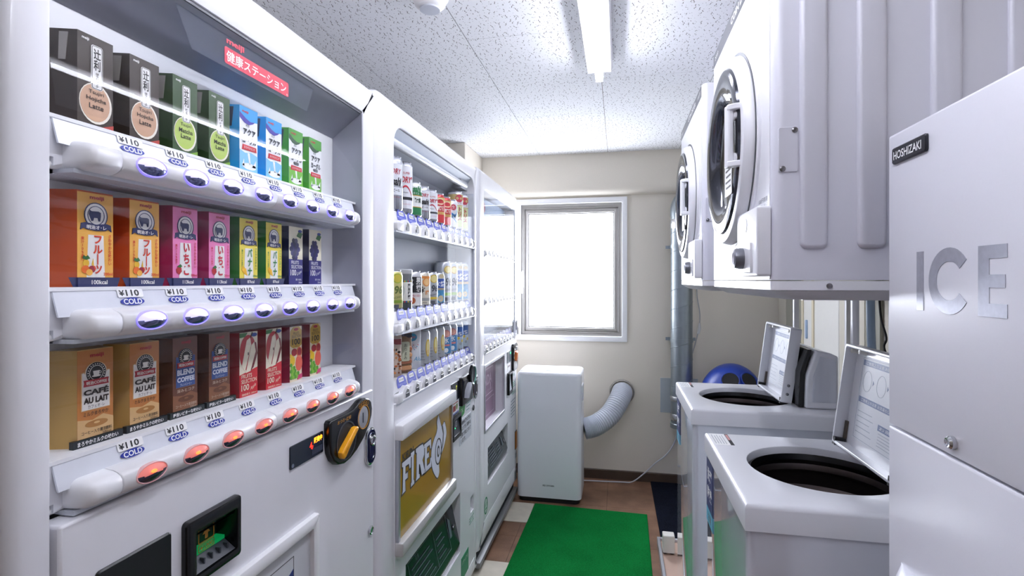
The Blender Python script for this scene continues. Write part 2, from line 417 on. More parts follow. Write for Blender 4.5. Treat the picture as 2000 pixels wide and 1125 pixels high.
# ---- ceiling lamps
TUBE = mat('glowing_fluorescent_tube', '#ffffff', 0.3, emit='#f1f3ff', power=TUBE_POWER, noise=0)
def lamp(xc, ya, yb, label):
    t = thing('ceiling_lamp', (xc, (ya + yb) / 2, CZ), label, 'lamp')
    g = G()
    prof = [(-.050, 0), (-.050, -.030), (-.044, -.044), (.044, -.044), (.050, -.030), (.050, 0)]
    g.loft([[(xc + p[0], y, CZ + p[1]) for p in prof] for y in (ya, yb - .10)]); g.obj('lamp_housing', PLASTIC, t)
    for y in (ya + .015, yb - .115):
        G().box(xc - .014, xc + .014, y - .012, y + .012, CZ - .082, CZ - .044).obj('lamp_socket', PLASTIC, t)
    G().tube([(xc, ya + .02, CZ - .064), (xc, yb - .105, CZ - .064)], .015, 16).obj('lamp_tube', TUBE, t)
    return t
lamp(-.072, -.25, 2.17, 'white fluorescent batten lamp glowing on the ceiling above the aisle')
t = thing('smoke_detector', (-.55, 1.49, CZ), 'small white round smoke detector on the ceiling above the machines', 'smoke detector')
G().lathe([(.055, 0), (.055, -.012), (.050, -.018), (.046, -.030), (.036, -.040), (.015, -.044), (.001, -.044)], (-.55, 1.49, CZ), 'w', 32).obj('detector_body', PLASTIC, t)
G().lathe([(.030, -.038), (.030, -.046), (.001, -.047)], (-.55, 1.49, CZ), 'w', 24).obj('sensor_cap', LGREY, t)

# ---- mats and tray on the floor
def pile_material(name, c0, c1, sc, strength):
    m = bpy.data.materials.new(name); m.use_nodes = True; nt = m.node_tree; b = nt.nodes['Principled BSDF']; b.inputs['Roughness'].default_value = 0.95
    b.inputs['Specular IOR Level'].default_value = 0.1
    geo = nt.nodes.new('ShaderNodeNewGeometry'); n = nt.nodes.new('ShaderNodeTexNoise'); n.inputs['Scale'].default_value = sc; n.inputs['Detail'].default_value = 3
    big = nt.nodes.new('ShaderNodeTexNoise'); big.inputs['Scale'].default_value = 5; big.inputs['Detail'].default_value = 3
    nt.links.new(geo.outputs['Position'], n.inputs['Vector']); nt.links.new(geo.outputs['Position'], big.inputs['Vector'])
    a = nt.nodes.new('ShaderNodeMath'); a.operation = 'MULTIPLY_ADD'; a.inputs[1].default_value = 0.35
    nt.links.new(big.outputs['Fac'], a.inputs[0]); nt.links.new(n.outputs['Fac'], a.inputs[2])
    r = nt.nodes.new('ShaderNodeValToRGB'); r.color_ramp.elements[0].position = 0.5; r.color_ramp.elements[0].color = (*lin(c0), 1)
    r.color_ramp.elements[1].position = 0.85; r.color_ramp.elements[1].color = (*lin(c1), 1)
    nt.links.new(a.outputs[0], r.inputs[0]); nt.links.new(r.outputs[0], b.inputs['Base Color'])
    bp = nt.nodes.new('ShaderNodeBump'); bp.inputs['Strength'].default_value = strength; bp.inputs['Distance'].default_value = 0.006
    nt.links.new(n.outputs['Fac'], bp.inputs['Height']); nt.links.new(bp.outputs[0], b.inputs['Normal'])
    return m
g = G().plate([(-.535, 1.35), (.135, 1.35), (.159, 3.077), (-.486, 3.10)], 0.0005, .008, bev=.003)
tag(g.obj('floor_mat', pile_material('green_turf', '#00682a', '#139645', 420, 0.9)), 'bright green turf mat lying in the aisle', 'mat')
g = G().plate([(.213, 2.78), (.85, 2.78), (.85, 3.585), (.207, 3.585)], 0.0005, .009, bev=.003)
tag(g.obj('floor_mat', pile_material('black_ribbed_pile', '#0a0d18', '#1c2130', 260, 0.9)), 'black mat on the floor beside the far washing machine', 'mat')
for (ya, yb, lb) in ((2.85, 3.098, 'cream square plate under the far foot of the third vending machine'), (2.17, 2.425, 'cream square plate under the near foot of the third vending machine')):
    g = G().plate(rrect(-.72, -.49 if ya > 2.5 else -.50, ya, yb, .004, 2), 0.0005, .006, bev=.0015)
    o = tag(g.obj('floor_plate', mat('cream_scuffed_plate', '#d8d0bf', 0.5, noise=0.16, scale=18)), lb, 'plate', 'cream plates under the machine feet')
tray = thing('drain_tray', (.56, 1.9, 0), 'pinkish board tray with aluminium edging under the washing machines', 'tray')
G().box(.205, .94, .98, 2.745, .0005, .022).obj('tray_board', mat('pinkish_board', '#c9ab99', 0.55, noise=0.12, scale=12), tray)
def tbar(a, b_, c, d): return G().box(a, b_, c, d, .0005, .036)
for q in ((.190, .205, .965, 2.76), (.94, .955, .965, 2.76), (.205, .94, .965, .98), (.205, .94, 2.745, 2.76)):
    tbar(*q).obj('tray_edge', ALU, tray, bevel=.002)
t = thing('rubber_footed_block', (.235, 2.63, .022), 'small white block with black rubber feet at the end of the tray', 'block')
G().plate(rrect(.208, .262, 2.605, 2.655, .003, 2), .034, .115, bev=.003).obj('block_body', IVORY, t)
for q in (.219, .251):
    G().lathe([(.011, .0225), (.012, .030), (.009, .0345)], (q, 2.63, 0), 'w', 14).obj('rubber_foot', BLACKM, t)

# ================================================================== vending machine with cartons (nearest)
GOLD = P('#c98d2e'); NAVY = mat('navy_enamel', '#141a3e', 0.2); YEL = mat('yellow_lever', '#f0a81c', 0.3)
INNER = mat('display_back_white', '#f4f5f8', 0.45, noise=0.01); LINER = mat('brushed_lining', '#a3a5b2', 0.42, metal=0.35, noise=0.10, scale=14)
RIMB = mat('violet_lit_rim', '#b9b4ff', 0.3, emit='#6a5cff', power=0.55, noise=0); LITB = mat('violet_lit_lens', '#e9e6ff', 0.25, emit='#b9b0ff', power=0.30, noise=0)
RIMR = mat('pink_rim', '#d8b4b6', 0.25, emit='#ff9aa0', power=0.05, noise=0); LITR = mat('red_lit_lens', '#cf9a92', 0.2, emit='#ff4a30', power=0.16, noise=0)
SPARK = mat('red_lamp_core', '#ff9060', 0.2, emit='#ff5a20', power=1.6, noise=0)
LENSD = mat('smoky_lens', '#5a5b6e', 0.12, metal=0.7, noise=0.15, scale=120); LENSDB = mat('bluish_smoky_lens', '#7c7fa6', 0.10, metal=0.75, noise=0.2, scale=120)
TAGBLUE = P('#2b3aa0'); INK = P('#15151a'); PAPER = P('#fbfbfb'); LEDRED = mat('red_led', '#ff3018', 0.3, emit='#ff2010', power=2.0, noise=0)
LEDORANGE = mat('orange_led', '#ffb040', 0.3, emit='#ff7a10', power=3.0, noise=0)

m1 = thing('vending_machine', (-.95, .85, 0), 'white vending machine full of drink cartons, nearest on the left', 'vending machine', 'row of vending machines')
F = LEFT(-.617)
G().box(.432, 1.266, .05, 1.815, -.72, -.084).obj('cabinet', WHITE2, m1, F, bevel=.006)
G().ring(rrect(.43, 1.268, .05, 1.82, .006, 2), rrect(.472, 1.201, .09, 1.745, .004, 2), -.0835, 0, bev=(.016, .003)).obj('door_frame', WHITE, m1, F)
G().holed((.478, 1.246), (.07, 1.054), [(.652, .752, .892, .975)], -.03, .004).obj('lower_door', WHITE, m1, F, bevel=.0035)
G().box(.4735, 1.1995, 1.045, 1.69, -.0835, -.0815).obj('display_back', INNER, m1, F)
g = G().add([(.4725, 1.742, -.004), (1.2005, 1.742, -.004), (1.2005, 1.683, -.081), (.4725, 1.683, -.081)], [(0, 3, 2, 1)]); g.obj('display_ceiling', LINER, m1, F)
g = G().box(1.1985, 1.2008, 1.045, 1.742, -.081, -.002); g.obj('display_side', LINER, m1, F)
g = G().box(.48, 1.195, 1.7395, 1.7435, -.006, -.003); g.obj('top_gasket', DGREY, m1, F)

def rail_profile(s=1.0, n=12):
    se = lambda q, e: math.copysign(abs(q) ** e, q)
    return [(-.03 + .047 * se(cos(a), .6) * s, .0185 * se(sin(a), .75) * s) for a in [(-pi / 2) + pi * i / n for i in range(n + 1)]]
def rail_loft(u0, u1, zc, r0=False, r1=False):
    g = G(); st = []
    N = 6
    if r0: st += [(u0 + .013 * (1 - cos(i / N * pi / 2)), .45 + .55 * sin(i / N * pi / 2)) for i in range(N + 1)]
    else: st += [(u0, .97), (u0 + .0012, 1.0)]
    if r1: st += [(u1 - .013 * (1 - cos(i / N * pi / 2)), .45 + .55 * sin(i / N * pi / 2)) for i in reversed(range(N + 1))]
    else: st += [(u1 - .0012, 1.0), (u1, .97)]
    g.loft([[(u, zc + p[1], p[0]) for p in rail_profile(s)] for u, s in st]); return g
def lens_button(red):
    """oval push button: rim, lit upper half, smoky lower half"""
    g = G(); n = 28; a, b = .0235, .0128
    lo, li = ell(0, 0, a, b, n), ell(0, 0, a - .0014, b - .0014, n)
    g.ring(lo, li, -.004, .002, 0, bev=.0005)
    loops = [[(p[0] * (1 - t), p[1] * (1 - t), .001 + .005 * sin(t * pi / 2)) for p in li] for t in (0, .15, .35, .6, .85)]
    vs = [p for l in loops for p in l]; fs = []; mm = []
    for k in range(4):
        for i in range(n):
            j = (i + 1) % n; q = (k * n + i, k * n + j, (k + 1) * n + j, (k + 1) * n + i)
            fs.append(q); mm.append(1 if sum(vs[x][1] for x in q) / 4 > -.0008 else 2)
    K = 4 * n
    fs.append(tuple(range(K, K + n // 2 + 1))); mm.append(1); fs.append(tuple([K + n // 2] + list(range(K + n // 2, K + n))[1:] + [K])); mm.append(2)
    g.add(vs, fs, mm)
    if red: g.plate(ell(-.002, .003, .0045, .0024, 10), .0052, .0066, 3)
    else: g.plate(ell(-.001, .0052, .009, .0026, 12), .0035, .0056, 3)
    return g
rows1 = (1.4775, 1.2775, 1.0775)
proto = {}
for r, zc in enumerate(rows1):
    # shelf board with sloped tag strip, one part; the buttons and tags are its pieces
    g = G(); g.box(.476, 1.197, zc + .040, zc + .0445, -.081, -.018); g.box(.50, 1.165, zc - .022, zc + .012, -.078, -.034, 1)
    g.add([(.488, zc + .010, -.010), (1.182, zc + .010, -.010), (1.182, zc + .0435, -.020), (.488, zc + .0435, -.020), (.488, zc + .010, -.0125), (1.182, zc + .010, -.0125), (1.182, zc + .0435, -.0225), (.488, zc + .0435, -.0225)],
          [(0, 1, 2, 3), (7, 6, 5, 4), (0, 4, 5, 1), (1, 5, 6, 2), (2, 6, 7, 3), (3, 7, 4, 0)], 2)
    sh = g.obj('display_shelf', [INNER, LGREY, mat('tag_strip', '#dfe2ea', 0.25)], m1, F)
    # brackets and rod at the near end
    G().plate([(.474, zc + .043), (.474, zc - .005), (.490, zc - .005), (.490, zc - .015), (.530, zc + .002), (.533, zc + .043)], -.045, -.020).obj('shelf_bracket', WHITE2, sh, F)
    G().tube([(.472, zc - .016, -.030), (.515, zc - .010, -.024)], .005, 10).obj('shelf_rod', PLASTIC, sh, F)
    rail_loft(.500, .5445, zc, r0=True).obj('rail_cap', PLASTIC, sh, F, angle=50)
    rail_loft(.5455, .8445, zc).obj('rail_segment', PLASTIC, sh, F, angle=50)
    rail_loft(.8455, 1.1365, zc).obj('rail_segment', PLASTIC, sh, F, angle=50)
    rail_loft(1.1375, 1.165, zc, r1=True).obj('rail_cap', PLASTIC, sh, F, angle=50)
    G().box(.50, 1.165, zc - .0215, zc - .0165, -.05, -.004).obj('rail_underside', LGREY, sh, F)
    TF = frame((-.617, 0, 0), (0, 1, 0), (-.287, 0, .958), (.958, 0, .287))
    for i in range(8):
        u = .585 + .0744 * i
        red = r == 2
        if red not in proto: proto[red] = lens_button(red)
        g = G(); g.add(proto[red].v, proto[red].f, list(proto[red].m)); g.v = [(p[0] + u, p[1] + zc + .001, p[2] + .0165) for p in g.v]
        g.obj('push_button', ([RIMR, LITR, LENSD, SPARK] if red else [RIMB, LITB, LENSDB, mat('violet_lamp_core', '#ffffff', 0.3, emit='#efeaff', power=0.9, noise=0)]), sh, F)
        # price tag on the sloped strip: white price window above a blue oval
        g = G(); fr = frame((-.617 - .0095, 0, zc + .0105), (0, 1, 0), (-.287, 0, .958), (.958, 0, .287))
        g.plate(rrect(u - .0190, u + .0180, .0208, .0325, .002, 2), .0002, .0008, 0)
        g.text('¥', u - .0135, .0266, .0011, .0078, .0075, m=1, bold=.02); g.text('110', u + .002, .0267, .0011, .0085, .019, m=1, bold=.02)
        g.plate(ell(u, .0150, .0175, .0052, 20), .0002, .0008, 2)
        g.text('COLD', u, .0150, .0011, .0072, .0270, m=0, bold=.02)
        g.obj('price_tag', [PAPER, INK, TAGBLUE], sh, fr)
# curved clear covers in front of the cartons; the top one leans back under the header
for z0, z1, w0, lean, curl, bow in ((1.526, 1.695, .004, .12, 1.0, 0), (1.326, 1.452, -.018, 0, 0, .010), (1.126, 1.252, -.018, 0, 0, .010)):
    N = 24; hs_ = [(z1 - z0) * i / N for i in range(N + 1)]
    G().loft([[(u, z0 + h, w0 - lean * h - curl * h * h + bow * sin(pi * h / (z1 - z0))) for h in hs_] for u in (.474, 1.196)], caps=False, closed=False).obj('clear_cover', COVER, m1, F)
# hanging clear flap with the sign sticker
g = G().plate([(.685, 1.680), (.985, 1.680), (1.007, 1.734), (.655, 1.734)], -.0150, -.0138); fl = g.obj('clear_flap', FLAP, m1, F)
g = G(); g.plate(rrect(.751, .921, 1.6865, 1.7140, .004), -.0136, -.0132, 0); g.text('健康ステーション', .834, 1.7002, -.0129, .0185, .158, m=1, bold=.012)
g.text('meiji', .776, 1.7235, -.0130, .0125, .042, m=0, bold=.04); g.text('®', .916, 1.690, -.0129, .004, m=1)
g.obj('sign_sticker', [P('#d8304c'), PAPER], fl, F)

# lower door fittings
g = G().plate([(1.018, 1.026), (1.018, .985), (1.022, .962), (1.034, .942), (1.052, .928), (1.078, .9215), (1.105, .924), (1.135, .934), (1.168, .952), (1.196, .975), (1.210, .997), (1.213, 1.014), (1.208, 1.032), (1.195, 1.043), (1.176, 1.047), (1.155, 1.045), (1.140, 1.039), (1.122, 1.0325), (1.095, 1.031), (1.024, 1.031)], .004, .020, bev=.005, bk=3)
cu = g.obj('coin_unit', BLACK, m1, F)
G().ring(ell(1.084, .972, .043, .043, 28), ell(1.084, .972, .040, .040, 28), .018, .0215).obj('well_rim', DGREY, cu, F)
G().lathe([(.040, .0202), (.034, .0205), (.030, .0203), (.001, .0202)], (1.084, .972, 0), 'w', 28).obj('lever_well', BLACKM, cu, F)
g = G(); ca, sa = cos(.62), sin(.62)
sh2 = [(-.052, -.010), (-.050, -.014), (-.040, -.0155), (-.02, -.012), (.0, -.0095), (.052, -.006), (.058, -.002), (.057, .004), (.045, .012), (.01, .0125), (-.03, .0135), (-.048, .011), (-.053, .002)]
sh2 = [(1.080 + p[0] * ca * .78 - p[1] * sa * .72, .970 + p[0] * sa * .72 + p[1] * ca * .72) for p in sh2]
g.plate(sh2, .021, .034, bev=.004, bk=3); g.text('返却', 1.060, .958, .0343, .007, .016, m=1, rot=.5); g.obj('return_lever', [YEL, P('#c07e10')], cu, F)
G().ring(ell(1.166, 1.004, .0285, .0285, 28), ell(1.166, 1.004, .0265, .0265, 28), .0195, .0212).obj('coin_ring', GOLD, cu, F)
g = G().lathe([(.0262, .0203), (.022, .0206), (.017, .0212), (.001, .0214)], (1.162, 1.004, 0), 'w', 24); g.box(1.158, 1.161, .992, 1.016, .0213, .0220, 1); g.obj('coin_slot', [mat('satin_slot', '#c4c6ca', .3, metal=.5), BLACK], cu, F)
g = G(); g.text('おつり･返却', 1.075, 1.0205, .0203, .0085, .058, bold=.02)
for k in range(4): g.ring(ell(1.147 + .0125 * k, 1.034 + (.003 if k in (1, 2) else 0), .0058, n=14), ell(1.147 + .0125 * k, 1.034 + (.003 if k in (1, 2) else 0), .005, n=14), .0200, .0204)
for k, s in enumerate(('500', '100', '50', '10')): g.text(s, 1.147 + .0125 * k, 1.034 + (.003 if k in (1, 2) else 0), .0203, .0035)
g.obj('coin_lettering', GOLD, cu, F)
dp = G().plate(rrect(.898, 1.012, .969, 1.0135, .003, 3), .004, .0065, bev=.0005).obj('price_display', mat('smoked_display', '#1a2230', 0.15, noise=0), m1, F)
g = G(); g.text('販売中', .992, 1.0025, .0067, .012, .030, m=1, bold=.03); g.text('4', .966, .9955, .0067, .014, .0085, m=0, bold=.01); g.text('7', .972, .990, .0067, .008, .005, m=0)
g.obj('display_digits', [LEDRED, LEDORANGE], dp, F)
G().box(.970, 1.008, .975, .987, .0064, .0068).obj('display_sensor', P('#3d4458'), dp, F)
G().plate(ell(.9055, .9755, .004, n=14), .0064, .0069).obj('display_dot', P('#6d7688'), dp, F)
lk = G().plate(rrect(1.200, 1.252, .868, .963, .026, 8), .004, .010, bev=.003, bk=2).obj('door_lock', CHROME, m1, F)
G().plate(rrect(1.2055, 1.2465, .8735, .9575, .020, 8), .010, .012, bev=.001).obj('lock_face', NAVY, lk, F)
G().ring(rrect(1.212, 1.240, .882, .950, .014, 8), rrect(1.214, 1.238, .884, .948, .012, 8), .0118, .0132).obj('lock_outline', CHROME, lk, F)
G().lathe([(.013, .012), (.013, .016), (.009, .018), (.007, .016), (.001, .016)], (1.226, .930, 0), 'w', 20).obj('lock_cylinder', CHROME, lk, F)
G().lathe([(.011, .004), (.011, .008), (.008, .010), (.0065, .0085), (.001, .0085)], (1.231, .702, 0), 'w', 20).obj('round_lock', CHROME, m1, F)
# banknote slot
bl = G().ring(rrect(.646, .758, .884, .982, .007, 4), rrect(.664, .748, .897, .962, .003, 4), .002, .014, bev=(.004, .002), wi=-.028).obj('note_unit', BLACK, m1, F)
G().box(.655, .750, .893, .974, -.030, -.027).obj('note_back', mat('note_back_grey', '#34393a', 0.3), bl, F)
G().add([(.665, .953, .006), (.747, .953, .006), (.747, .945, -.012), (.665, .945, -.012)], [(0, 1, 2, 3)]).obj('note_hood', BLACKM, bl, F)
g = G().box(.665, .747, .9125, .918, -.026, -.010); g.obj('note_lamp', mat('green_note_lamp', '#0c8a50', 0.3, emit='#10b060', power=0.15, noise=0), bl, F)
g = G(); g.add([(.665, .898, .010), (.747, .898, .010), (.747, .912, -.010), (.665, .912, -.010)], [(0, 1, 2, 3)]); 
for k in range(5): g.box(.672 + .016 * k, .6745 + .016 * k, .902, .911, -.004, .004)
g.obj('note_tongue', DGREY, bl, F)
g = G(); g.ring(rrect(.692, .724, .927, .950, .001, 1), rrect(.6935, .7225, .9285, .9485, .001, 1), -.0098, -.0094); g.plate([(.705, .931), (.711, .931), (.711, .939), (.716, .939), (.708, .947), (.700, .939), (.705, .939)], -.0098, -.0094)
g.ring(rrect(.692, .724, .914, .9255, .001, 1), rrect(.693, .723, .915, .9245, .001, 1), -.0098, -.0094); g.text('¥1000', .708, .9198, -.0094, .0065, .026, bold=.02)
g.obj('note_arrow', GOLD, bl, F)
G().plate(rrect(.518, .627, .74, .981, .006, 4), .004, .0075, bev=.002).obj('blank_panel', BLACK, m1, F)
pf = G().ring(rrect(.690, .985, .42, .853, .003, 2), rrect(.706, .963, .44, .829, .002, 2), .003, .016, bev=(.005, .003)).obj('poster_frame', PLASTIC, m1, F)
G().box(.705, .964, .439, .830, .004, .0065).obj('poster_sheet', mat('poster_grey', '#d4d7dc', 0.25, noise=0.06, scale=8), pf, F)
g = G(); g.ring(rrect(.735, .909, .55, .802, .0005, 1), rrect(.7362, .9078, .5512, .8008, .0005, 1), .0064, .0068, 0); g.box(.866, .871, .60, .776, .0064, .0069, 1)
g.plate([(.885, .768), (.907, .778), (.907, .70), (.885, .70)], .0064, .0069, 2); g.box(.78, .85, .62, .70, .0064, .0069, 2); g.obj('poster_print', [INK, P('#b0302c'), P('#2d3f86')], pf, F)
for yy in (.50, 1.20):
    G().lathe([(.022, 0), (.022, .01), (.012, .014), (.012, .06)], (yy, -.10, 0), 'w', 14).obj('foot', STEEL, m1, frame((-.617, 0, 0), (0, 1, 0), (1, 0, 0), (0, 0, 1)))
    G().lathe([(.022, 0), (.022, .01), (.012, .014), (.012, .06)], (yy, -.60, 0), 'w', 14).obj('foot', STEEL, m1, frame((-.617, 0, 0), (0, 1, 0), (1, 0, 0), (0, 0, 1)))

# ---- drink cartons (display samples: a box front with flared wings)
def carton_body(h, wl=.010, wr=.014, d=.030, base=0.0, curve=False, hw=.0235):
    """cross-section in (u, w), lofted in v; front face at w = 0"""
    sec = lambda s: [(-hw, 0), (hw, 0), (hw + wr * s, -d), (-hw - wl, -d)]
    ks = ((0, 1), (1, 1)) if not curve else tuple((t / 6, .45 + .55 * sin(pi * t / 6)) for t in range(7))
    g = G()
    # reversed so that the normals face outwards when lofted along +v
    g.loft([[(p[0], base + (h - base) * t, p[1]) for p in reversed(sec(s))] for t, s in ks], 0)
    return g
LOC = frame((0, 0, 0), (0, 1, 0), (0, 0, 1), (1, 0, 0))
COPIES = {}
def carton(kind, builder, i, r, label):
    c = .5560 + .0712 * i; z = rows1[r] + .0445
    if kind not in COPIES: o = COPIES[kind] = builder()
    else: o = dup(COPIES[kind])
    o.location = (-.656, c, z)
    return tag(o, label, 'drink carton', 'drink cartons on the %s shelf' % ('top', 'middle', 'bottom')[r])
def start(body_col, h, **k):
    g = carton_body(h, **k); return g.obj('drink_carton', P(body_col, 0.35), None, LOC, local=True)
def pr(root, g, mats, name='print'): return g.obj(name, [P(c) if isinstance(c, str) else c for c in mats], root, LOC, local=True)
def straw_slot(root, h, col):
    g = G().plate([(-.005, h - .038), (.003, h - .038), (.006, h - .004), (-.004, h - .004)], 0, .001)
    # lies on the near wing
    n = Vector((-.030, 0, -.010)).normalized()
    fr = frame((-.015, -.0285, 0), (.949, .316, 0), (0, 0, 1), (.316, -.949, 0)); g.obj('straw_pocket', P(col), root, fr, local=True)

def latte(dark, mid, cup, name2, plate_txt, accent):
    def f():
        h = .119; o = start(dark, h); g = G(); w = .0004
        g.plate([(-.0235, .0), (.0235, .0), (.0235, h), (-.0235, h)], 0, .0003, 0)
        g.plate(ell(.0, .034, .0215, .026, 24), w, w + .0003, 1); g.plate(ell(-.001, .0345, .0195, .0235, 24), w, w + .0006, 2)
        g.plate(rrect(-.0065, .0085, .052, .108, .003, 3), w, w + .0009, 3); g.ring(rrect(-.0058, .0078, .0527, .1073, .0025, 3), rrect(-.0052, .0072, .0533, .1067, .002, 3), w, w + .0011, 4)
        g.text(vert('辻利'), .001, .090, .0016, .028, .0095, m=4, bold=.02); g.text(vert(plate_txt), .001, .064, .0016, .019, .0045, m=4, bold=.02)
        g.text('Tsujiri', 0, .047, .0016, .0065, .020, m=4); g.text(name2, 0, .0385, .0016, .0068, .026, m=4, bold=.01); g.text('Latte', 0, .030, .0016, .0065, .019, m=4, bold=.01)
        g.plate([(-.0235, .006), (-.016, .010), (-.004, .006), (.010, .004), (.016, .0), (-.0235, .0)], w, w + .0007, 0); g.plate([(.008, .006), (.0235, .012), (.0235, .0), (.010, .0)], w, w + .0008, 5)
        g.text('200ml', .014, .0035, .0017, .0035, m=3, bold=.02); g.text('meiji', -.014, .112, .0012, .0045, m=3, bold=.02)
        pr(o, g, [mid, '#efe9dc', cup, '#f4f4f2', '#1c1a18', accent]); straw_slot(o, h, '#8e8a86')
        # vertical message on the far wing
        g = G().text(vert('おもてなし'), 0, .066, .0006, .06, .006); g.obj('wing_lettering', P('#d9d25a'), o, frame((-.008, .0276, 0), (-.906, .423, 0), (0, 0, 1), (.423, .906, 0)), local=True)
        return o
    return f
def aqua(top, sw, low, extra):
    def f():
        h = .119; o = start(top, h); g = G(); w = .0004
        g.plate([(-.0235, 0), (.0235, 0), (.0235, h), (-.0235, h)], 0, .0003, 0)
        g.plate([(-.0235, 0), (.0235, 0), (.0235, .036), (.006, .040), (-.010, .037), (-.0235, .041)], w, w + .0003, 1)
        g.plate([(-.0235, h), (-.0235, .100), (-.012, .094), (.004, .093), (.014, .097), (.0235, .098), (.0235, h)], w, w + .0003, 2)
        g.plate([(-.0235, .107), (-.0235, .098), (-.012, .091), (.0, .089), (.010, .093), (.016, .0975), (.004, .0955), (-.008, .099)], w, w + .0006, 3)
        g.text('meiji', -.010, .110, .0013, .005, .016, m=4, bold=.03); g.text('明治', -.004, .0865, .0013, .0045, .009, m=5)
        g.text('アクア', .001, .0755, .0013, .0125, .032, m=5, bold=.03); g.text('ヨーグル', .001, .0605, .0013, .0125, .036, m=5, bold=.03)
        if extra: g.plate(rrect(-.008, .009, .0475, .0535, .002, 2), w, w + .0006, 5); g.text('アロエ', 0, .0505, .0014, .004, m=0)
        y0 = .038 if extra else .045
        g.plate([(-.018, y0 - .003), (.020, y0 - .002), (.019, y0 + .0065), (-.016, y0 + .0065)], w, w + .0008, 4); g.text('まろやかなコク', .001, y0 + .002, .0015, .0045, .028, m=0)
        g.plate([(-.004, .038), (.002, .038), (.004, .018), (.001, .018)], w, w + .0006, 0); g.plate(ell(.001, .014, .018, .006, 20), w, w + .0006, 0)
        g.plate([(-.018, .014), (-.012, .013), (-.013, .026)], w, w + .0006, 0); g.plate([(.008, .014), (.018, .014), (.019, .028)], w, w + .0006, 0)
        g.text('200ml', .014, .0045, .0012, .0035, m=5)
        pr(o, g, ['#f6f8fb', low, top, sw, '#d0303c', '#1c2433']); straw_slot(o, h, '#2c3550')
        G().box(-.010, .002, .097, .118, 0, .001).obj('straw', P('#28304c'), o, frame((-.018, -.0295, 0), (.949, .316, 0), (0, 0, 1), (.316, -.949, 0)), local=True)
        return o
    return f
def olait(body, front, stripe, word, wcol, dark_wing, small, fruit):
    def f():
        h = .121; o = start(dark_wing, h, base=.0, curve=True, wr=.020, d=.032); g = G(); w = .0004
        g.plate([(-.0235, .012), (.0235, .012), (.0235, h - .002), (-.0235, h - .002)], 0, .0005, 0)
        g.plate([(-.012, .012), (.012, .012), (.010, .066), (-.010, .066)], w, w + .0004, 1)
        g.plate([(-.0235, 0), (.0262, 0), (.0262, .0118), (-.0235, .0118)], 0, .0016, 2); g.text(small, .004, .006, .0019, .0055, m=1, bold=.02)
        g.text('meiji', .001, .113, .0012, .006, .019, m=3, bold=.03)
        g.plate(ell(0, .091, .0155, .0165, 24), w, w + .0005, 1); g.ring(ell(0, .091, .0155, .0165, 24), ell(0, .091, .0143, .0153, 24), w, w + .0008, 2); g.ring(ell(0, .091, .0112, .0122, 24), ell(0, .091, .0104, .0114, 24), w, w + .0008, 2)
        g.plate([(-.007, .086), (-.006, .0835), (-.004, .084), (-.003, .088), (.002, .088), (.003, .084), (.005, .084), (.006, .090), (.006, .095), (.003, .0965), (-.006, .096), (-.0085, .0975), (-.0095, .092)], w, w + .0010, 2)
        g.plate([(-.0205, .0715), (-.0165, .0745), (-.012, .0725), (0, .0715), (.012, .0725), (.0165, .0745), (.0205, .0715), (.0195, .080), (.0135, .0815), (0, .0795), (-.0135, .0815), (-.0195, .080)], w, w + .0012, 2)
        g.text('明治オ･レ', 0, .0758, .0020, .0055, .026, m=1, bold=.02)
        n = len(word); g.text(vert(word), .002, .041, .0014, .049 if n > 2 else .040, .0125, m=4, bold=.035)
        g.text(vert('さわやかな味わい'), .0185, .048, .0012, .040, .0045, m=4, bold=.02); g.text(vert('果汁10%未満'), -.0175, .048, .0012, .030, .0042, m=4, bold=.02)
        g.text('200ml', .016, .0165, .0012, .0038, m=4, bold=.02)
        mats = [front, '#f3f1ee', '#2b3260', '#b02030', wcol] + list(fruit[1]); fruit[0](g, w + .0006)
        pr(o, g, mats)
        G().plate([(-.028, 0), (.030, 0), (.034, .012), (-.034, .012)], -.0005, .0).obj('base_band', P('#2b3260'), o, LOC, local=True)
        return o
    return f
def fr_mix(g, w):
    g.plate(ell(-.0135, .022, .0052, n=14), w, w + .0003, 5); g.plate(ell(-.0055, .0225, .0045, n=14), w, w + .0003, 6); g.plate(ell(-.009, .0185, .0042, n=14), w, w + .0005, 7)
    g.plate(ell(-.013, .030, .0040, .005, 12), w, w + .0002, 8); g.plate([(-.018, .036), (-.013, .034), (-.008, .036), (-.011, .040), (-.0135, .038), (-.016, .040)], w, w + .0004, 9); g.plate([(-.006, .028), (-.003, .026), (-.004, .036)], w, w + .0003, 8)
def fr_berry(g, w):
    g.plate([(-.0165, .020), (-.012, .017), (-.0075, .022), (-.0085, .028), (-.0145, .029), (-.018, .025)], w, w + .0003, 5); g.plate([(-.016, .0295), (-.011, .027), (-.007, .030), (-.010, .033)], w, w + .0005, 6)
def fr_banana(g, w):
    for k in range(3): g.plate([(-.016 + .003 * k, .034 - .002 * k), (-.0185 + .003 * k, .027), (-.013 + .003 * k, .020), (-.006 + .001 * k, .017), (-.008 + .001 * k, .021), (-.013 + .003 * k, .026), (-.0145 + .003 * k, .034 - .002 * k)], w, w + .0002 + .0001 * k, 5)
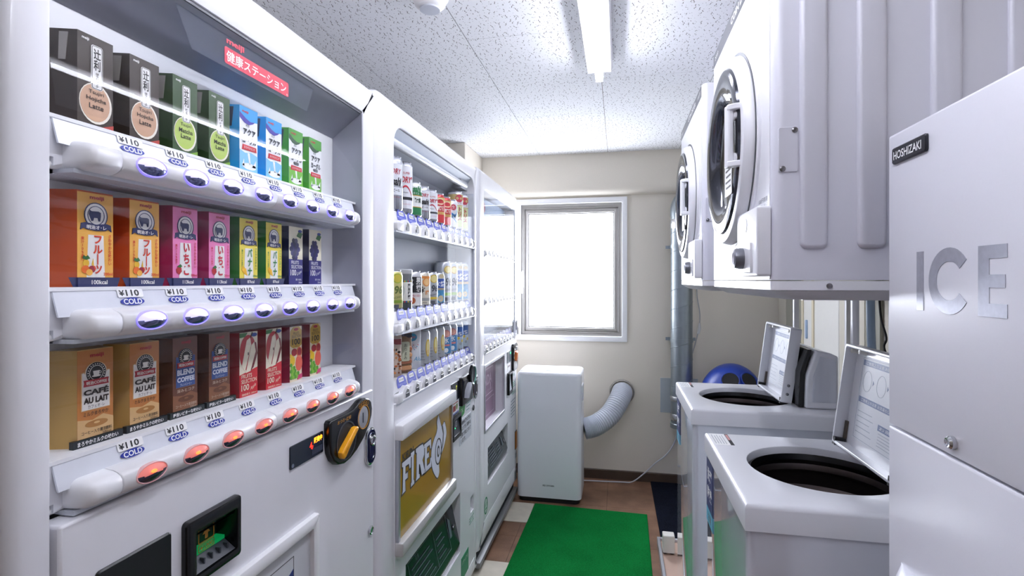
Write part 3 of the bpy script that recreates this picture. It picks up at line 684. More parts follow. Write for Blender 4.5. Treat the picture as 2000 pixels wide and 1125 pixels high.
def grape():
    h = .119; o = start('#1e1e48', h, d=.032); g = G(); w = .0004
    g.plate([(-.0235, 0), (.0235, 0), (.0235, .052), (-.0235, .052)], 0, .0004, 0); g.plate([(-.0235, .052), (.0235, .052), (.0235, h), (-.0235, h)], 0, .0004, 1)
    for k in range(5):
        for j in range(k + 2 if k < 3 else 6 - k): g.plate(ell(-.004 + (j - (k + 1 if k < 3 else 5 - k) / 2) * .0085, .056 + .0085 * k, .0053, n=14), w, w + .0003 + .0001 * ((j + k) % 3), 2 + (j + k) % 2)
    g.plate([(.002, .100), (.016, .096), (.0225, .106), (.012, .113)], w, w + .0006, 4); g.plate(ell(.014, .111, .0065, .003, 14), w, w + .0009, 5)
    g.text('FRUITS', -.004, .0455, .0012, .0070, .026, m=6, bold=.01); g.text('SELECTION', .002, .0365, .0012, .0070, .038, m=6, bold=.01); g.text('100', -.010, .0245, .0012, .0125, .019, m=6, bold=.02); g.text('Grape', .010, .0235, .0012, .008, .018, m=6, shear=.4, rot=.4)
    g.text('果汁100%', .008, .010, .0012, .0045, m=6); g.text('200ml', .014, .004, .0012, .0035, m=6)
    pr(o, g, ['#33307c', '#efe9cf', '#23234e', '#34306a', '#2e6a34', '#23439a', '#f2f2f6']); return o
def coffee(body, front, plate_c, ink, l1, l2, l3, taste, band):
    def f():
        h = .121; o = start(body, h, curve=True, wr=.018, d=.032); g = G(); w = .0004
        g.plate([(-.0235, .010), (.0235, .010), (.0235, h - .001), (-.0235, h - .001)], 0, .0004, 0)
        g.plate([(-.0235, .010), (.0235, .010), (.0235, .030), (.010, .036), (-.004, .031), (-.0235, .034)], w, w + .0004, 6); g.plate(ell(.001, .026, .015, .0045, 18), w, w + .0006, 7); g.plate(ell(.001, .027, .004, .0014, 12), w, w + .0009, 6)
        pl = [(-.019, .044), (.019, .044), (.019, .092), (.015, .093)] + [(.0145 * cos(a), .092 + .0125 * sin(a)) for a in [pi * i / 10 for i in range(11)]] + [(-.015, .093), (-.019, .092)]
        g.plate(pl, w, w + .0004, 6); g.plate(inset(pl, .0009), w, w + .0007, 1)
        g.plate(ell(0, .0905, .0130, .0133, 24), w, w + .0010, 2); g.ring(ell(0, .0905, .0092, .0094, 24), ell(0, .0905, .0086, .0088, 24), w, w + .0013, 3)
        g.plate([(-.0045, .093), (-.0035, .0875), (.0030, .0875), (.0040, .093)], w, w + .0014, 3); g.plate(ell(0, .0865, .006, .0012, 12), w, w + .0013, 3); g.ring(ell(.0048, .0905, .0018, n=10), ell(.0048, .0905, .0012, n=10), w, w + .0014, 3)
        for k in range(16):
            a = radians(-30 + 240 * k / 15); g.plate(ell(.0110 * cos(a), .0905 + .0112 * sin(a), .00075, n=6), w, w + .0013, 3)
        g.plate([(-.0165, .0745), (.0165, .0745), (.0155, .0785), (.0165, .0825), (-.0165, .0825), (-.0155, .0785)], w, w + .0014, 4); g.text('明治COFFEE', 0, .0785, .0021, .0048, .027, m=3, bold=.02)
        g.text(l1, 0, .0675, .0016, .0085, .033, m=5, bold=.045); g.text(l2, 0, .0565, .0016, .0078, .033, m=5, bold=.045); g.text(l3, 0, .0485, .0016, .0042, .022, m=5)
        g.text('meiji', .001, .1125, .0012, .006, .018, m=4, bold=.03); g.text(taste, 0, .0395, .0012, .0052, .033, m=8, bold=.01); g.text('コーヒー入り清涼飲料', .001, .0165, .0014, .0048, .040, m=8, bold=.01); g.text('200ml', .014, .0118, .0014, .0035, m=8)
        dk = body == '#5a3322'
        pr(o, g, [front, plate_c, '#1f1d1c', '#e8e4dc', '#b02430', ink, '#d9b27c' if not dk else '#8a5a3c', '#b07a3c' if not dk else '#6a3f28', '#20160f' if not dk else '#cdb8a4'])
        G().plate([(-.030, 0), (.0235, 0), (.036, 0), (.036, .0095), (-.030, .0095)], -.004, .0025).obj('base_band', P('#1b2328', .3), o, LOC, local=True)
        G().text(band, .002, .0048, .0028, .0062, .054, bold=.02).obj('band_lettering', PAPER, o, LOC, local=True)
        G().text(vert('ミルクの贅沢な味'), 0, .066, .0006, .075, .0062, bold=.02).obj('wing_lettering', P('#2a1c12'), o, frame((-.008, .0290, 0), (-.87, .49, 0), (0, 0, 1), (.49, .87, 0)), local=True)
        return o
    return f
def apple():
    h = .115; o = start('#8e1420', h, wl=.016, wr=.002, d=.034); g = G(); w = .0004
    g.plate([(-.0235, 0), (.0235, 0), (.0235, .049), (-.0235, .040)], 0, .0004, 0); g.plate([(-.0235, .040), (.0235, .049), (.0235, h), (-.0235, h)], 0, .0004, 1)
    g.plate(ell(-.002, .078, .0215, .032, 24), w, w + .0003, 2); g.plate([(-.018, .056), (-.010, .045), (.006, .092), (.003, .105), (-.006, .100)], w, w + .0005, 3); g.plate([(-.008, .042), (.004, .044), (.018, .078), (.014, .096), (.006, .090)], w, w + .0006, 3)
    g.plate([(.004, .044), (.012, .050), (.0225, .074), (.019, .094), (.014, .096), (.018, .078)], w, w + .0008, 4); g.plate([(-.0235, .106), (-.010, .107), (-.004, .114), (-.0235, .114)], w, w + .0006, 5); g.plate(ell(-.002, .076, .001, .003, 10), w, w + .0009, 7); g.plate(ell(.014, .109, .0075, .0035, 14), w, w + .0009, 6); g.plate([(.003, .104), (.005, .104), (.010, .114), (.008, .114)], w, w + .0009, 7)
    g.text('FRUITS', -.006, .0365, .0012, .0072, .027, m=3, bold=.01); g.text('SELECTION', 0, .0275, .0012, .0072, .040, m=3, bold=.01); g.text('100', -.010, .0165, .0012, .0110, .020, m=3, bold=.02); g.text('Apple', .011, .0145, .0012, .0075, .016, m=3, shear=.4, rot=.4)
    g.text('濃縮還元 200ml', .0, .004, .0012, .0040, .038, m=3)
    pr(o, g, ['#d01f2c', '#eee6cf', '#b8202c', '#f2ead2', '#7a1420', '#2f7a3a', '#2a4a9c', '#2a1c14']); return o
def mixfruit():
    h = .113; o = start('#7e1430', h, wl=.020, wr=.002, d=.036, hw=.0205); g = G(); w = .0004
    g.plate([(-.0205, 0), (.0205, 0), (.0205, h), (-.0205, h)], 0, .0004, 0)
    g.plate([(-.0195, .104), (-.0195, .074), (-.010, .069), (.010, .069), (.0195, .074), (.0195, .104), (.010, .112), (-.010, .112)], w, w + .0004, 1); g.plate(ell(0, .107, .008, .003, 14), w, w + .0007, 4)
    g.text('FRUITS', 0, .099, .0012, .0055, .020, m=2); g.text('SELECTION', 0, .0925, .0012, .0055, .030, m=2); g.text('100', 0, .0815, .0012, .0125, .028, m=2, bold=.02); g.text('MIX', 0, .0725, .0012, .0035, m=4)
    g.plate(ell(-.006, .060, .009, .008, 16), w, w + .0005, 4); g.plate(ell(.011, .059, .009, .011, 16), w, w + .0006, 4); g.ring(ell(.011, .059, .009, .011, 16), ell(.011, .059, .0075, .009, 16), w, w + .0008, 5)
    g.plate(ell(-.012, .043, .008, .010, 16), w, w + .0006, 6); g.plate(ell(.010, .036, .0115, .0165, 20), w, w + .0007, 7); g.plate([(-.0205, .058), (-.012, .055), (-.013, .048), (-.0205, .050)], w, w + .0004, 6)
    for k in range(5):
        for j in range(5 - k): g.plate(ell(-.017 + .0068 * j + .0034 * (k % 2), .009 + .0064 * k, .0039, n=12), w, w + .0009 + .0001 * ((j + k) % 2), 8 + (j + k) % 2)
    g.plate([(.004, .002), (.0205, .004), (.0205, .013), (.006, .011)], w, w + .0012, 10)
    pr(o, g, ['#e8dcc0', '#c8a23a', '#2a1a10', '#ffffff', '#a8202c', '#e88a5a', '#e8c020', '#ea6a52', '#5aa02c', '#86c23e', '#d84a7c']); return o
ORD = ('leftmost', 'second from left', 'third from left', 'fourth from left', 'fifth from left', 'sixth from left', 'second from right', 'rightmost')
HOJ = latte('#2f2620', '#3a3029', '#c8a184', 'Hojicha', 'ほうじ茶ラテ', '#b4463c'); MAT_ = latte('#27401f', '#33502a', '#b4cc66', 'Matcha', '抹茶ラテ', '#7aa83c')
AQB = aqua('#2f9de0', '#4a3fa8', '#8accf2', False); AQG = aqua('#4fa03c', '#2f5238', '#79bd4c', True)
FRU = olait(0, '#f0b44e', 0, 'フルーツ', '#d8401c', '#c4501e', '100kcal', (fr_mix, ('#e8702a', '#a02238', '#eeb04c', '#e8b832', '#2c6a34')))
ICH = olait(0, '#ee86bc', 0, 'いちご', '#cc2036', '#a02c5c', '113kcal', (fr_berry, ('#b8242c', '#357a3a')))
BAN = olait(0, '#ecd84a', 0, 'バナナ', '#2f8a3e', '#2c7a34', '87kcal', (fr_banana, ('#eeb82c',)))
CAF = coffee('#c8a25c', '#c07a3a', '#eae6e0', '#2a1a12', 'CAFÉ', 'AU LAIT', 'カフェオ･レ', 'ミルクまろやか', 'まろやかミルクの味わい')
BLE = coffee('#5a3322', '#6a3f2c', '#33508e', '#d9dfec', 'BLEND', 'COFFEE', 'ブレンドコーヒー', '深みとコク', '程良いビターな味わい')
PLAN = [[('hoj', HOJ, 'dark brown hojicha latte carton'), ('mat', MAT_, 'dark green matcha latte carton'), ('aqb', AQB, 'blue and white yogurt drink carton'), ('aqg', AQG, 'green and white aloe yogurt drink carton')],
        [('fru', FRU, 'orange fruit milk carton with navy cow emblem'), ('ich', ICH, 'pink strawberry milk carton with navy cow emblem'), ('ban', BAN, 'yellow banana milk carton with navy cow emblem'), ('gra', grape, 'purple grape juice carton')],
        [('caf', CAF, 'tan café au lait carton'), ('ble', BLE, 'brown blend coffee carton with blue plate'), ('app', apple, 'red apple juice carton'), ('mix', mixfruit, 'gold and red mixed fruit juice carton')]]
for r, row in enumerate(PLAN):
    for k, (kind, bld, lab) in enumerate(row):
        for j in (0, 1):
            i = 2 * k + j
            carton(kind, bld, i, r, '%s, %s on the %s shelf' % (lab, ORD[i], ('top', 'middle', 'bottom')[r]))

# ================================================================== vending machine with cans (middle)
m2 = thing('vending_machine', (-.95, 1.78, 0), 'white vending machine of cans with an ochre FIRE poster, in the middle', 'vending machine', 'row of vending machines')
G().box(1.284, 2.276, .05, 1.832, -.72, -.094).obj('cabinet', WHITE2, m2, F, bevel=.01)
G().ring(rrect(1.28, 2.279, .045, 1.842, (.01, .01, .02, .035), 6), rrect(1.386, 2.229, .12, 1.772, (.003, .003, .06, .06), 6), -.0935, 0, bev=(.030, .004)).obj('door_frame', WHITE, m2, F)
G().holed((1.3875, 2.2275), (.122, .982), [(1.47, 2.02, .25, .486), (2.166, 2.220, .338, .404)], -.06, -.0005).obj('lower_door', WHITE, m2, F, bevel=.002)
BLUEGREY = mat('display_back_grey', '#b9c1cf', 0.5, noise=0.02)
G().box(1.3865, 2.2285, .985, 1.768, -.093, -.091).obj('display_back', BLUEGREY, m2, F)
G().box(2.2265, 2.2288, .985, 1.71, -.091, -.004).obj('display_side', mat('display_side_grey', '#d3d8e2', 0.4), m2, F)
g = G().add([(1.387, 1.769, -.006), (2.228, 1.769, -.006), (2.228, 1.700, -.0905), (1.387, 1.700, -.0905)], [(0, 3, 2, 1)]); g.obj('display_ceiling', BLUEGREY, m2, F)
G().tube([(1.40, 1.735, -.030), (2.18, 1.735, -.030)], .013, 14).obj('display_tube', mat('unlit_tube', '#e6e9ee', 0.2), m2, F)
G().box(2.10, 2.19, 1.715, 1.752, -.06, -.022).obj('tube_socket', GREY, m2, F)
G().box(1.3865, 2.2285, .984, 1.7715, -.010, -.007).obj('glass_pane', SOFTGLASS, m2, F)
BTN = mat('grey_button', '#54565c', 0.3)
def arch_button():
    g = G()
    out = [(-.036, -.018), (.036, -.018), (.036, -.004), (.030, .006), (.022, .014), (.014, .019), (0, .022), (-.014, .019), (-.022, .014), (-.030, .006), (-.036, -.004)]
    g.plate(out, -.012, .004, 0, bev=.003, bk=2)
    inn = [(-.014, -.013), (.014, -.013), (.014, .002), (.010, .009), (.0, .014), (-.010, .009), (-.014, .002)]
    g.plate(inn, .003, .0062, 1, bev=.001); g.plate([(-.0125, -.012), (.0125, -.012), (.0125, .001), (-.0125, .001)], .005, .0075, 2, bev=.001)
    return g
AB = arch_button()
TAGB2 = P('#4a55c0'); PALE = P('#aab2e6')
def can_rack(m, u0, pitch, n, rows, ua, ub, price, x_btn=-.006):
    for r, zc in enumerate(rows):
        g = G(); g.box(ua, ub, zc + .040, zc + .043, -.090, -.024); g.box(ua, ub, zc - .022, zc - .017, -.088, .0, 1); g.box(ua, ub, zc - .016, zc + .010, -.03, -.008, 0)
        g.add([(ua, zc + .010, -.016), (ub, zc + .010, -.016), (ub, zc + .043, -.024), (ua, zc + .043, -.024)], [(0, 1, 2, 3)], 0)
        sh = g.obj('display_shelf', [PLASTIC, LGREY], m, F)
        for (a, b_) in ((ua, u0 - .036), (u0 + pitch * (n - 1) + .036, ub)):
            G().plate(rrect(a, b_, zc - .018, zc + .010, .008, 3), -.012, .004, bev=.004, bk=2).obj('rail_cap', PLASTIC, sh, F)
        for i in range(n):
            u = u0 + pitch * i; k = pitch / .0786
            q = G(); q.add([(p[0] * k + u, p[1] + zc, p[2] - .006) for p in AB.v], AB.f, list(AB.m)); q.obj('push_button', [PLASTIC, CHROME, BTN], sh, F)
            fr = frame((-.617 - .0155, 0, zc + .010), (0, 1, 0), (-.235, 0, .972), (.972, 0, .235)); q = G(); a = pitch * .43
            q.plate([(u - a, .008), (u + a, .008), (u + a, .022), (u + a * .85, .034), (u + a * .5, .041), (u - a * .5, .041), (u - a * .85, .034), (u - a, .022)], .0003, .0009, 0)
            q.plate(rrect(u - a * .52, u + a * .52, .023, .035, .002, 2), .0009, .0013, 1); q.text('¥' + price[r % len(price)], u, .029, .0016, .0070, a * .85, m=2); q.text('つめた〜い', u, .0155, .0012, .0075, a * 1.6, m=3, bold=.02)
            q.obj('price_tag', [TAGB2, PAPER, INK, PALE], sh, fr)
R2 = (1.4905, 1.1955, .9950)
can_rack(m2, 1.483, .0786, 10, R2, 1.40, 2.222, ('320', '180', '160'))
# poster
pf = G().plate(rrect(1.392, 1.894, .878, .922, .004, 3), -.0005, .024, bev=.005, bk=2).obj('poster_top_bar', PLASTIC, m2, F)
G().plate(rrect(1.392, 1.894, .550, .590, .004, 3), -.0005, .024, bev=.005, bk=2).obj('poster_bottom_bar', mat('pale_silver_bar', '#d3d2d0', 0.35, metal=0.3), m2, F)
for a in (1.394, 1.880): G().box(a, a + .012, .588, .880, -.0005, .010).obj('poster_side_bar', ALU, m2, F)
OCHRE = mat('ochre_poster', '#b08a2c', 0.16, noise=0.05, scale=6, coat=0.4)
ps = G().box(1.404, 1.882, .588, .880, -.0005, .004).obj('poster_sheet', OCHRE, m2, F)
LET = {'F': [(0, 0), (.30, .02), (.27, .38), (.52, .38), (.52, .56), (.29, .56), (.31, .82), (.66, .80), (.70, .62), (.82, .62), (.84, 1.0), (0, 1.0), (0, .88), (.10, .84), (.06, .10)],
       'I': [(.0, 0), (.60, .02), (.56, .12), (.46, .14), (.48, .86), (.60, .90), (.60, 1.0), (.0, 1.0), (.02, .90), (.14, .86), (.12, .12), (.0, .10)],
       'R': [(0, .02), (.38, .02), (.38, .12), (.30, .14), (.31, .44), (.40, .44), (.62, .02), (1.0, .02), (.98, .12), (.88, .14), (.68, .48), (.86, .60), (.88, .82), (.72, .98), (.40, 1.0), (0, 1.0), (0, .90), (.09, .86), (.07, .12)],
       'E': [(0, .02), (.84, .02), (.88, .34), (.76, .34), (.70, .18), (.31, .17), (.31, .44), (.56, .44), (.56, .60), (.31, .60), (.32, .84), (.68, .84), (.74, .68), (.84, .68), (.82, 1.0), (0, 1.0), (0, .90), (.09, .86), (.07, .12)]}
def poster_letter(ch, u, v, w_, h_): return [(u + p[0] * w_, v + p[1] * h_) for p in LET[ch]]
fk = [(1.743, .864), (1.729, .843), (1.733, .822), (1.722, .804), (1.701, .792), (1.684, .776), (1.673, .756), (1.673, .73), (1.682, .70), (1.704, .672), (1.734, .649), (1.752, .663), (1.749, .692), (1.765, .714), (1.799, .734), (1.825, .765), (1.827, .789), (1.809, .822), (1.792, .817), (1.777, .813), (1.762, .835)]
flame = [(p[0], p[1]) for p in spline([(q[0], q[1], 0) for q in fk + fk[:1]], 3)[:-1]]
ring_o = ell(1.742, .738, .034, .046, 24); ring_i = ell(1.742, .738, .012, .020, 24)
g = G()
for ch, u, w_, v, h_ in (('F', 1.430, .078, .712, .090), ('I', 1.496, .044, .708, .102), ('R', 1.535, .082, .710, .100), ('E', 1.606, .076, .708, .094)):
    q = poster_letter(ch, u, v, w_, h_); g.plate(inset(q, -.005), .004, .0044, 0); g.plate(q, .0044, .0048, 1)
g.plate(inset(flame, -.004), .004, .0043, 0); g.plate(flame, .0043, .0047, 1); g.ring(ring_o, ell(1.742, .738, .029, .041, 24), .0047, .0051, 0); g.plate(ring_i, .0047, .0051, 0); g.plate(ell(1.742, .738, .006, .012, 14), .0051, .0054, 1)
g.plate([(1.777, .812), (1.792, .785), (1.786, .752), (1.762, .722), (1.766, .718), (1.792, .748), (1.799, .785), (1.790, .815)], .0047, .0051, 0)
g.text('KIRIN', 1.475, .8165, .0045, .021, .086, m=0, bold=.03); g.obj('poster_print', [P('#38352f'), P('#dde2ee')], ps, F)
# right-hand column of fittings
d2 = G().plate([(1.905, .868), (1.990, .868), (1.990, .938), (1.897, .938), (1.897, .928), (1.905, .922)], -.0005, .003).obj('price_display', mat('smoked_display', '#1a2230'), m2, F)
G().text('満', 1.955, .917, .0033, .017, .014, bold=.02).obj('display_digits', mat('yellow_led', '#b8c040', 0.3, emit='#b0b830', power=0.6, noise=0), d2, F)
g = G().box(1.900, 1.990, .818, .866, -.0005, .0015, 0); g.box(1.915, 1.95, .829, .850, .0015, .002, 1); g.plate(ell(1.965, .842, .010, .012, 12), .0015, .002, 2); g.box(1.910, 1.98, .857, .8605, .0015, .002, 1); g.box(1.902, 1.988, .818, .822, .0015, .002, 3)
g.obj('notice_sticker', [PAPER, P('#a03a34'), P('#8a9a5a'), P('#3c58b0')], m2, F)
b2 = G().ring(rrect(1.890, 1.998, .722, .816, .005, 3), rrect(1.905, 1.986, .740, .800, .003, 3), -.001, .012, bev=.002, wi=-.001).obj('note_unit', BLACK, m2, F)
G().add([(1.906, .738, .010), (1.985, .738, .010), (1.985, .800, .001), (1.906, .800, .001)], [(0, 1, 2, 3)]).obj('note_flap', DGREY, b2, F)
g = G(); g.box(1.925, 1.931, .764, .768, .0065, .0075, 1); g.ring(rrect(1.938, 1.956, .768, .790, .001, 1), rrect(1.940, 1.954, .770, .788, .001, 1), .0045, .0055, 0); g.obj('note_arrow', [LGREY, mat('green_led', '#20d080', 0.3, emit='#20e080', power=1.0, noise=0)], b2, F)
c2 = G().plate(rrect(2.000, 2.150, .832, .945, .006, 4), -.001, .014, bev=.003, bk=2).obj('coin_unit', BLACK, m2, F)
G().plate(rrect(2.018, 2.085, .852, .930, .02, 6), .0138, .0148).obj('lever_well', BLACKM, c2, F)
G().plate([(2.022, .862), (2.040, .858), (2.080, .900), (2.080, .915), (2.060, .912), (2.030, .890)], .014, .032, bev=.005, bk=2).obj('return_lever', GREY, c2, F)
g = G().lathe([(.043, .012), (.043, .020), (.038, .024), (.033, .020), (.027, .018), (.001, .018)], (2.135, .935, 0), 'w', 28, m=[0, 0, 1, 2, 2]); g.obj('coin_slot', [BLACK, mat('teal_rim', '#6fa79a', 0.2, metal=0.5), DGREY], c2, F)
l2 = G().plate(rrect(2.192, 2.246, .815, .930, .026, 8), -.0005, .010, bev=.004, bk=2).obj('door_lock', CHROME, m2, F)
G().ring(rrect(2.203, 2.235, .832, .913, .016, 8), rrect(2.208, 2.230, .837, .908, .011, 8), .0098, .013).obj('lock_outline', STEEL, l2, F)
G().lathe([(.013, .010), (.013, .015), (.008, .016), (.001, .014)], (2.219, .892, 0), 'w', 18).obj('lock_cylinder', CHROME, l2, F)
G().lathe([(.012, -.001), (.012, .003), (.008, .005), (.001, .004)], (2.205, .780, 0), 'w', 18).obj('round_lock', STEEL, m2, F)
g = G().plate([(2.003, .775), (2.070, .790), (2.082, .828), (2.003, .828)], -.0005, .001, 0); g.text('OK', 2.035, .808, .0012, .018, m=1); g.obj('green_sticker', [P('#3f9a4c'), P('#cfe6cf')], m2, F)
g = G().plate(rrect(2.003, 2.176, .672, .772, .004, 2), -.0005, .0008, 0)
for k, s in enumerate(('20歳未満の飲酒', 'および飲酒運転は', '法律で禁止されて', 'います。')): g.text(s, 2.088 - (.035 if k == 3 else 0), .757 - .0235 * k, .0011, .018, .150 if k < 3 else .070, m=1, bold=.02)
g.obj('age_notice', [P('#d6dae2'), INK], m2, F)
g = G().plate(rrect(2.092, 2.176, .784, .828, .003, 2), -.0005, .0008, 0)
for k in range(3): g.box(2.10, 2.165 - .012 * k, .818 - .013 * k, .8215 - .013 * k, .0008, .0011, 1)
g.obj('small_sticker', [P('#e2e6ea'), P('#5f8f98')], m2, F)
# dispensing flap and return cup
def chute(m, u0, u1, v0, v1, lines):
    ch = G().box(u0 - .004, u1 + .004, v0 - .004, v1 + .004, -.059, -.056).obj('chute_back', BLACKM, m, F)
    SMOKE = mat('smoky_flap', '#2a3338', 0.18, noise=0.05)
    g = G(); g.add([(u0 + .004, v0 + .035, -.002), (u1 - .004, v0 + .035, -.002), (u1 - .004, v1 - .03, -.040), (u0 + .004, v1 - .03, -.040), (u0 + .004, v0 + .004, -.010), (u1 - .004, v0 + .004, -.010)], [(0, 1, 2, 3), (4, 5, 1, 0)]); g.obj('chute_flap', SMOKE, ch, F)
    fr = frame((-.617 - .0005, 0, v0 + .035), (0, 1, 0), Vector((-.038, 0, v1 - v0 - .065)).normalized(), Vector((v1 - v0 - .065, 0, .038)).normalized())
    g = G(); L = v1 - v0 - .065; a, b_ = u0 + .09, u1 - .10
    g.ring(rrect(a, b_, L * .15, L * .92, .001, 1), rrect(a + .002, b_ - .002, L * .15 + .002, L * .92 - .002, .001, 1), .001, .0016)
    g.box(a + (b_ - a) * .62, a + (b_ - a) * .62 + .0015, L * .15, L * .92, .001, .0016)
    for k in range(5): g.box(a + .02, a + (b_ - a) * (.55 - .05 * (k % 3)), L * (.25 + .12 * k), L * (.25 + .12 * k) + .0032, .001, .0016)
    for k in range(4): g.box(a + (b_ - a) * .66, a + (b_ - a) * (.88 - .04 * (k % 2)), L * (.28 + .13 * k), L * (.28 + .13 * k) + .0032, .001, .0016)
    g.text('注意', a + (b_ - a) * .2, L * .84, .0013, .014)
    g.plate([(b_ + .008, L * .35), (b_ + .03, L * .35), (b_ + .034, L * .7), (b_ + .012, L * .8)], .001, .0016)
    g.obj('flap_print', P('#66737a'), ch, fr)
    for uu in (u0 + .05, u1 - .035): G().lathe([(.011, .0005), (.010, .003), (.001, .004)], (uu, L * .45, 0), 'w', 14).obj('flap_screw', STEEL, ch, fr)
    return ch
chute(m2, 1.47, 2.02, .25, .486, 5)
G().box(2.162, 2.224, .334, .408, -.055, -.050).obj('return_cup', BLACKM, m2, F)
g = G(); [g.box(2.150, 2.215 - .01 * (k % 2), .318 - .011 * k, .322 - .011 * k, -.0005, .0004) for k in range(3)]; g.obj('cup_lettering', P('#7d9a8c'), m2, F)
g = G().box(2.03, 2.13, .125, .215, -.0005, .001, 0); g.text('リサイクル', 2.08, .19, .0013, .018, .08, m=1); g.obj('recycle_sticker', [P('#2f8f66'), P('#e6efe8')], m2, F)
FOOT = frame((-.617, 0, 0), (0, 1, 0), (1, 0, 0), (0, 0, 1))
for yy in (1.36, 2.20):
    for xx in (-.09, -.62): G().lathe([(.022, .0), (.022, .01), (.012, .014), (.012, .055)], (yy, xx, 0), 'w', 14).obj('foot', STEEL, m2, FOOT)

# ---- cans, pouches and cups on its shelves
ALUCAN = mat('can_aluminium', '#c6c9d2', 0.22, metal=0.85, noise=0.03)
PH = radians(-48)
def wrapper(r, ph=PH): return lambda x, y, w: ((r + w) * cos(ph + x / r), (r + w) * sin(ph + x / r), y)
def patch(g, pts_fn, r, u0, u1, v0, v1, m, w=.0006, nu=8, nv=1, ph=PH):
    """rectangular print patch bent round the can"""
    wr = wrapper(r, ph); vs = [wr(u0 + (u1 - u0) * i / nu, v0 + (v1 - v0) * j / nv, w) for j in range(nv + 1) for i in range(nu + 1)]
    fs = [(j * (nu + 1) + i, j * (nu + 1) + i + 1, (j + 1) * (nu + 1) + i + 1, (j + 1) * (nu + 1) + i) for j in range(nv) for i in range(nu)]
    g.add(vs, fs, m)
def disc(g, r, cu, cv, a, b, m, w=.0009, n=14, ph=PH):
    wr = wrapper(r, ph); c = wr(cu, cv, w); vs = [c] + [wr(cu + a * cos(2 * pi * i / n), cv + b * sin(2 * pi * i / n), w) for i in range(n)]
    g.add(vs, [(0, i + 1, (i + 1) % n + 1) for i in range(n)], m)
def arcband(g, r, pts, th, m, w=.0009, ph=PH):
    wr = wrapper(r, ph); vs = []
    for p in pts: vs += [wr(p[0], p[1], w), wr(p[0], p[1] + th, w)]
    g.add(vs, [(2 * i, 2 * i + 2, 2 * i + 3, 2 * i + 1) for i in range(len(pts) - 1)], m)
def make_can(h, shell, art=None, mats=(), r=.0325, top='#c6c9d2', bottom=True):
    prof = [(.024, .0), (.027, .003), (r, .010), (r, h - .016), (.0285, h - .005), (.0270, h - .003), (.0278, h), (.0262, h), (.0250, h - .004), (.001, h - .004)]
    g = G().lathe(prof, (0, 0, 0), 'w', 28, m=[1, 1, 0, 0, 1, 1, 1, 1, 1]); o = g.obj('drink_can', [shell if not isinstance(shell, str) else mat('can_' + shell.strip('#'), shell, .28, metal=.35, noise=.02), ALUCAN], None, WORLD, local=True)
    if art:
        g = G(); art(g, r); g.obj('print', [P(c, .3) for c in mats], o, WORLD, local=True)
    return o
def tx(g, r, s, u, v, h, w_, m, **k): g.text(s, u, v, .0012, h, w_, m=m, wrap=wrapper(r), **k)
def art_asahi(H):
    def f(g, r):
        patch(g, 0, r, -.03, .03, H * .30, H * .86, 0, .0003)
        tx(g, r, 'DRY', .004, H * .72, H * .10, .030, 1, bold=.02, shear=.2); tx(g, r, 'Asahi', .0, H * .54, H * .15, .040, 2, bold=.04, shear=.15); tx(g, r, '生ビール', 0, H * .38, H * .06, .030, 2, bold=.02); tx(g, r, 'スーパードライ', 0, H * .26, H * .035, .030, 1)
        for k in range(3): patch(g, 0, r, -.028, .028, H * (.44 + .015 * k), H * (.445 + .015 * k), 3, .0007)
    return f
def art_dry(H):
    def f(g, r):
        patch(g, 0, r, -.03, .03, H * .12, H * .92, 0, .0003)
        tx(g, r, 'SUPER', .003, H * .78, H * .04, .022, 1); tx(g, r, '"DRY"', .002, H * .66, H * .12, .044, 1, bold=.03, shear=.2)
        arcband(g, r, [(-.022 + .044 * i / 10, H * (.36 + .16 * sin(pi * i / 10))) for i in range(11)], H * .035, 1); patch(g, 0, r, -.030, .030, H * .28, H * .335, 3, .0007); tx(g, r, 'Asahi', 0, H * .42, H * .03, .015, 3); tx(g, r, 'スーパードライ', .004, H * .20, H * .035, .028, 1)
    return f
def art_green(g, r):
    H = .119; patch(g, 0, r, -.048, .048, .010, H * .30, 0, .0003, 14); patch(g, 0, r, -.048, .048, H * .30, H * .60, 1, .0003, 14); patch(g, 0, r, -.048, .048, H * .62, H * .72, 0, .0005, 14); patch(g, 0, r, -.048, .048, H * .60, H * .62, 2, .0006, 14)
    patch(g, 0, r, -.048, .048, H * .72, .103, 1, .0003, 14); tx(g, r, 'Asahi', 0, H * .79, .020, .044, 0, bold=.05, shear=.15); tx(g, r, 'スタイル', 0, H * .67, .008, .028, 1); tx(g, r, '糖質', .010, H * .48, .016, .024, 3, bold=.02); patch(g, 0, r, -.048, .048, H * .285, H * .305, 2, .0007, 14)
def art_hon(g, r):
    H = .119; patch(g, 0, r, -.048, .048, .010, .085, 0, .0003, 14); patch(g, 0, r, -.048, .048, .085, .103, 1, .0003, 14); disc(g, r, .004, .088, .020, .012, 2, .0007); disc(g, r, .004, .088, .014, .008, 0, .0010)
    tx(g, r, '本麒麟', .0, .063, .016, .044, 3, bold=.04); patch(g, 0, r, -.048, .048, .040, .050, 1, .0006, 14); tx(g, r, 'うまみ', 0, .045, .007, .02, 0)
def art_whiteblue(g, r):
    disc(g, r, .004, .088, .014, .012, 1); tx(g, r, '生', .004, .088, .014, .014, 0); arcband(g, r, [(-.026 + .052 * i / 10, .030 + .045 * i / 10 + .014 * sin(i * .6)) for i in range(11)], .010, 2); arcband(g, r, [(-.026 + .052 * i / 10, .070 - .05 * i / 10) for i in range(11)], .006, 2); tx(g, r, '淡麗', .002, .050, .018, .030, 3)
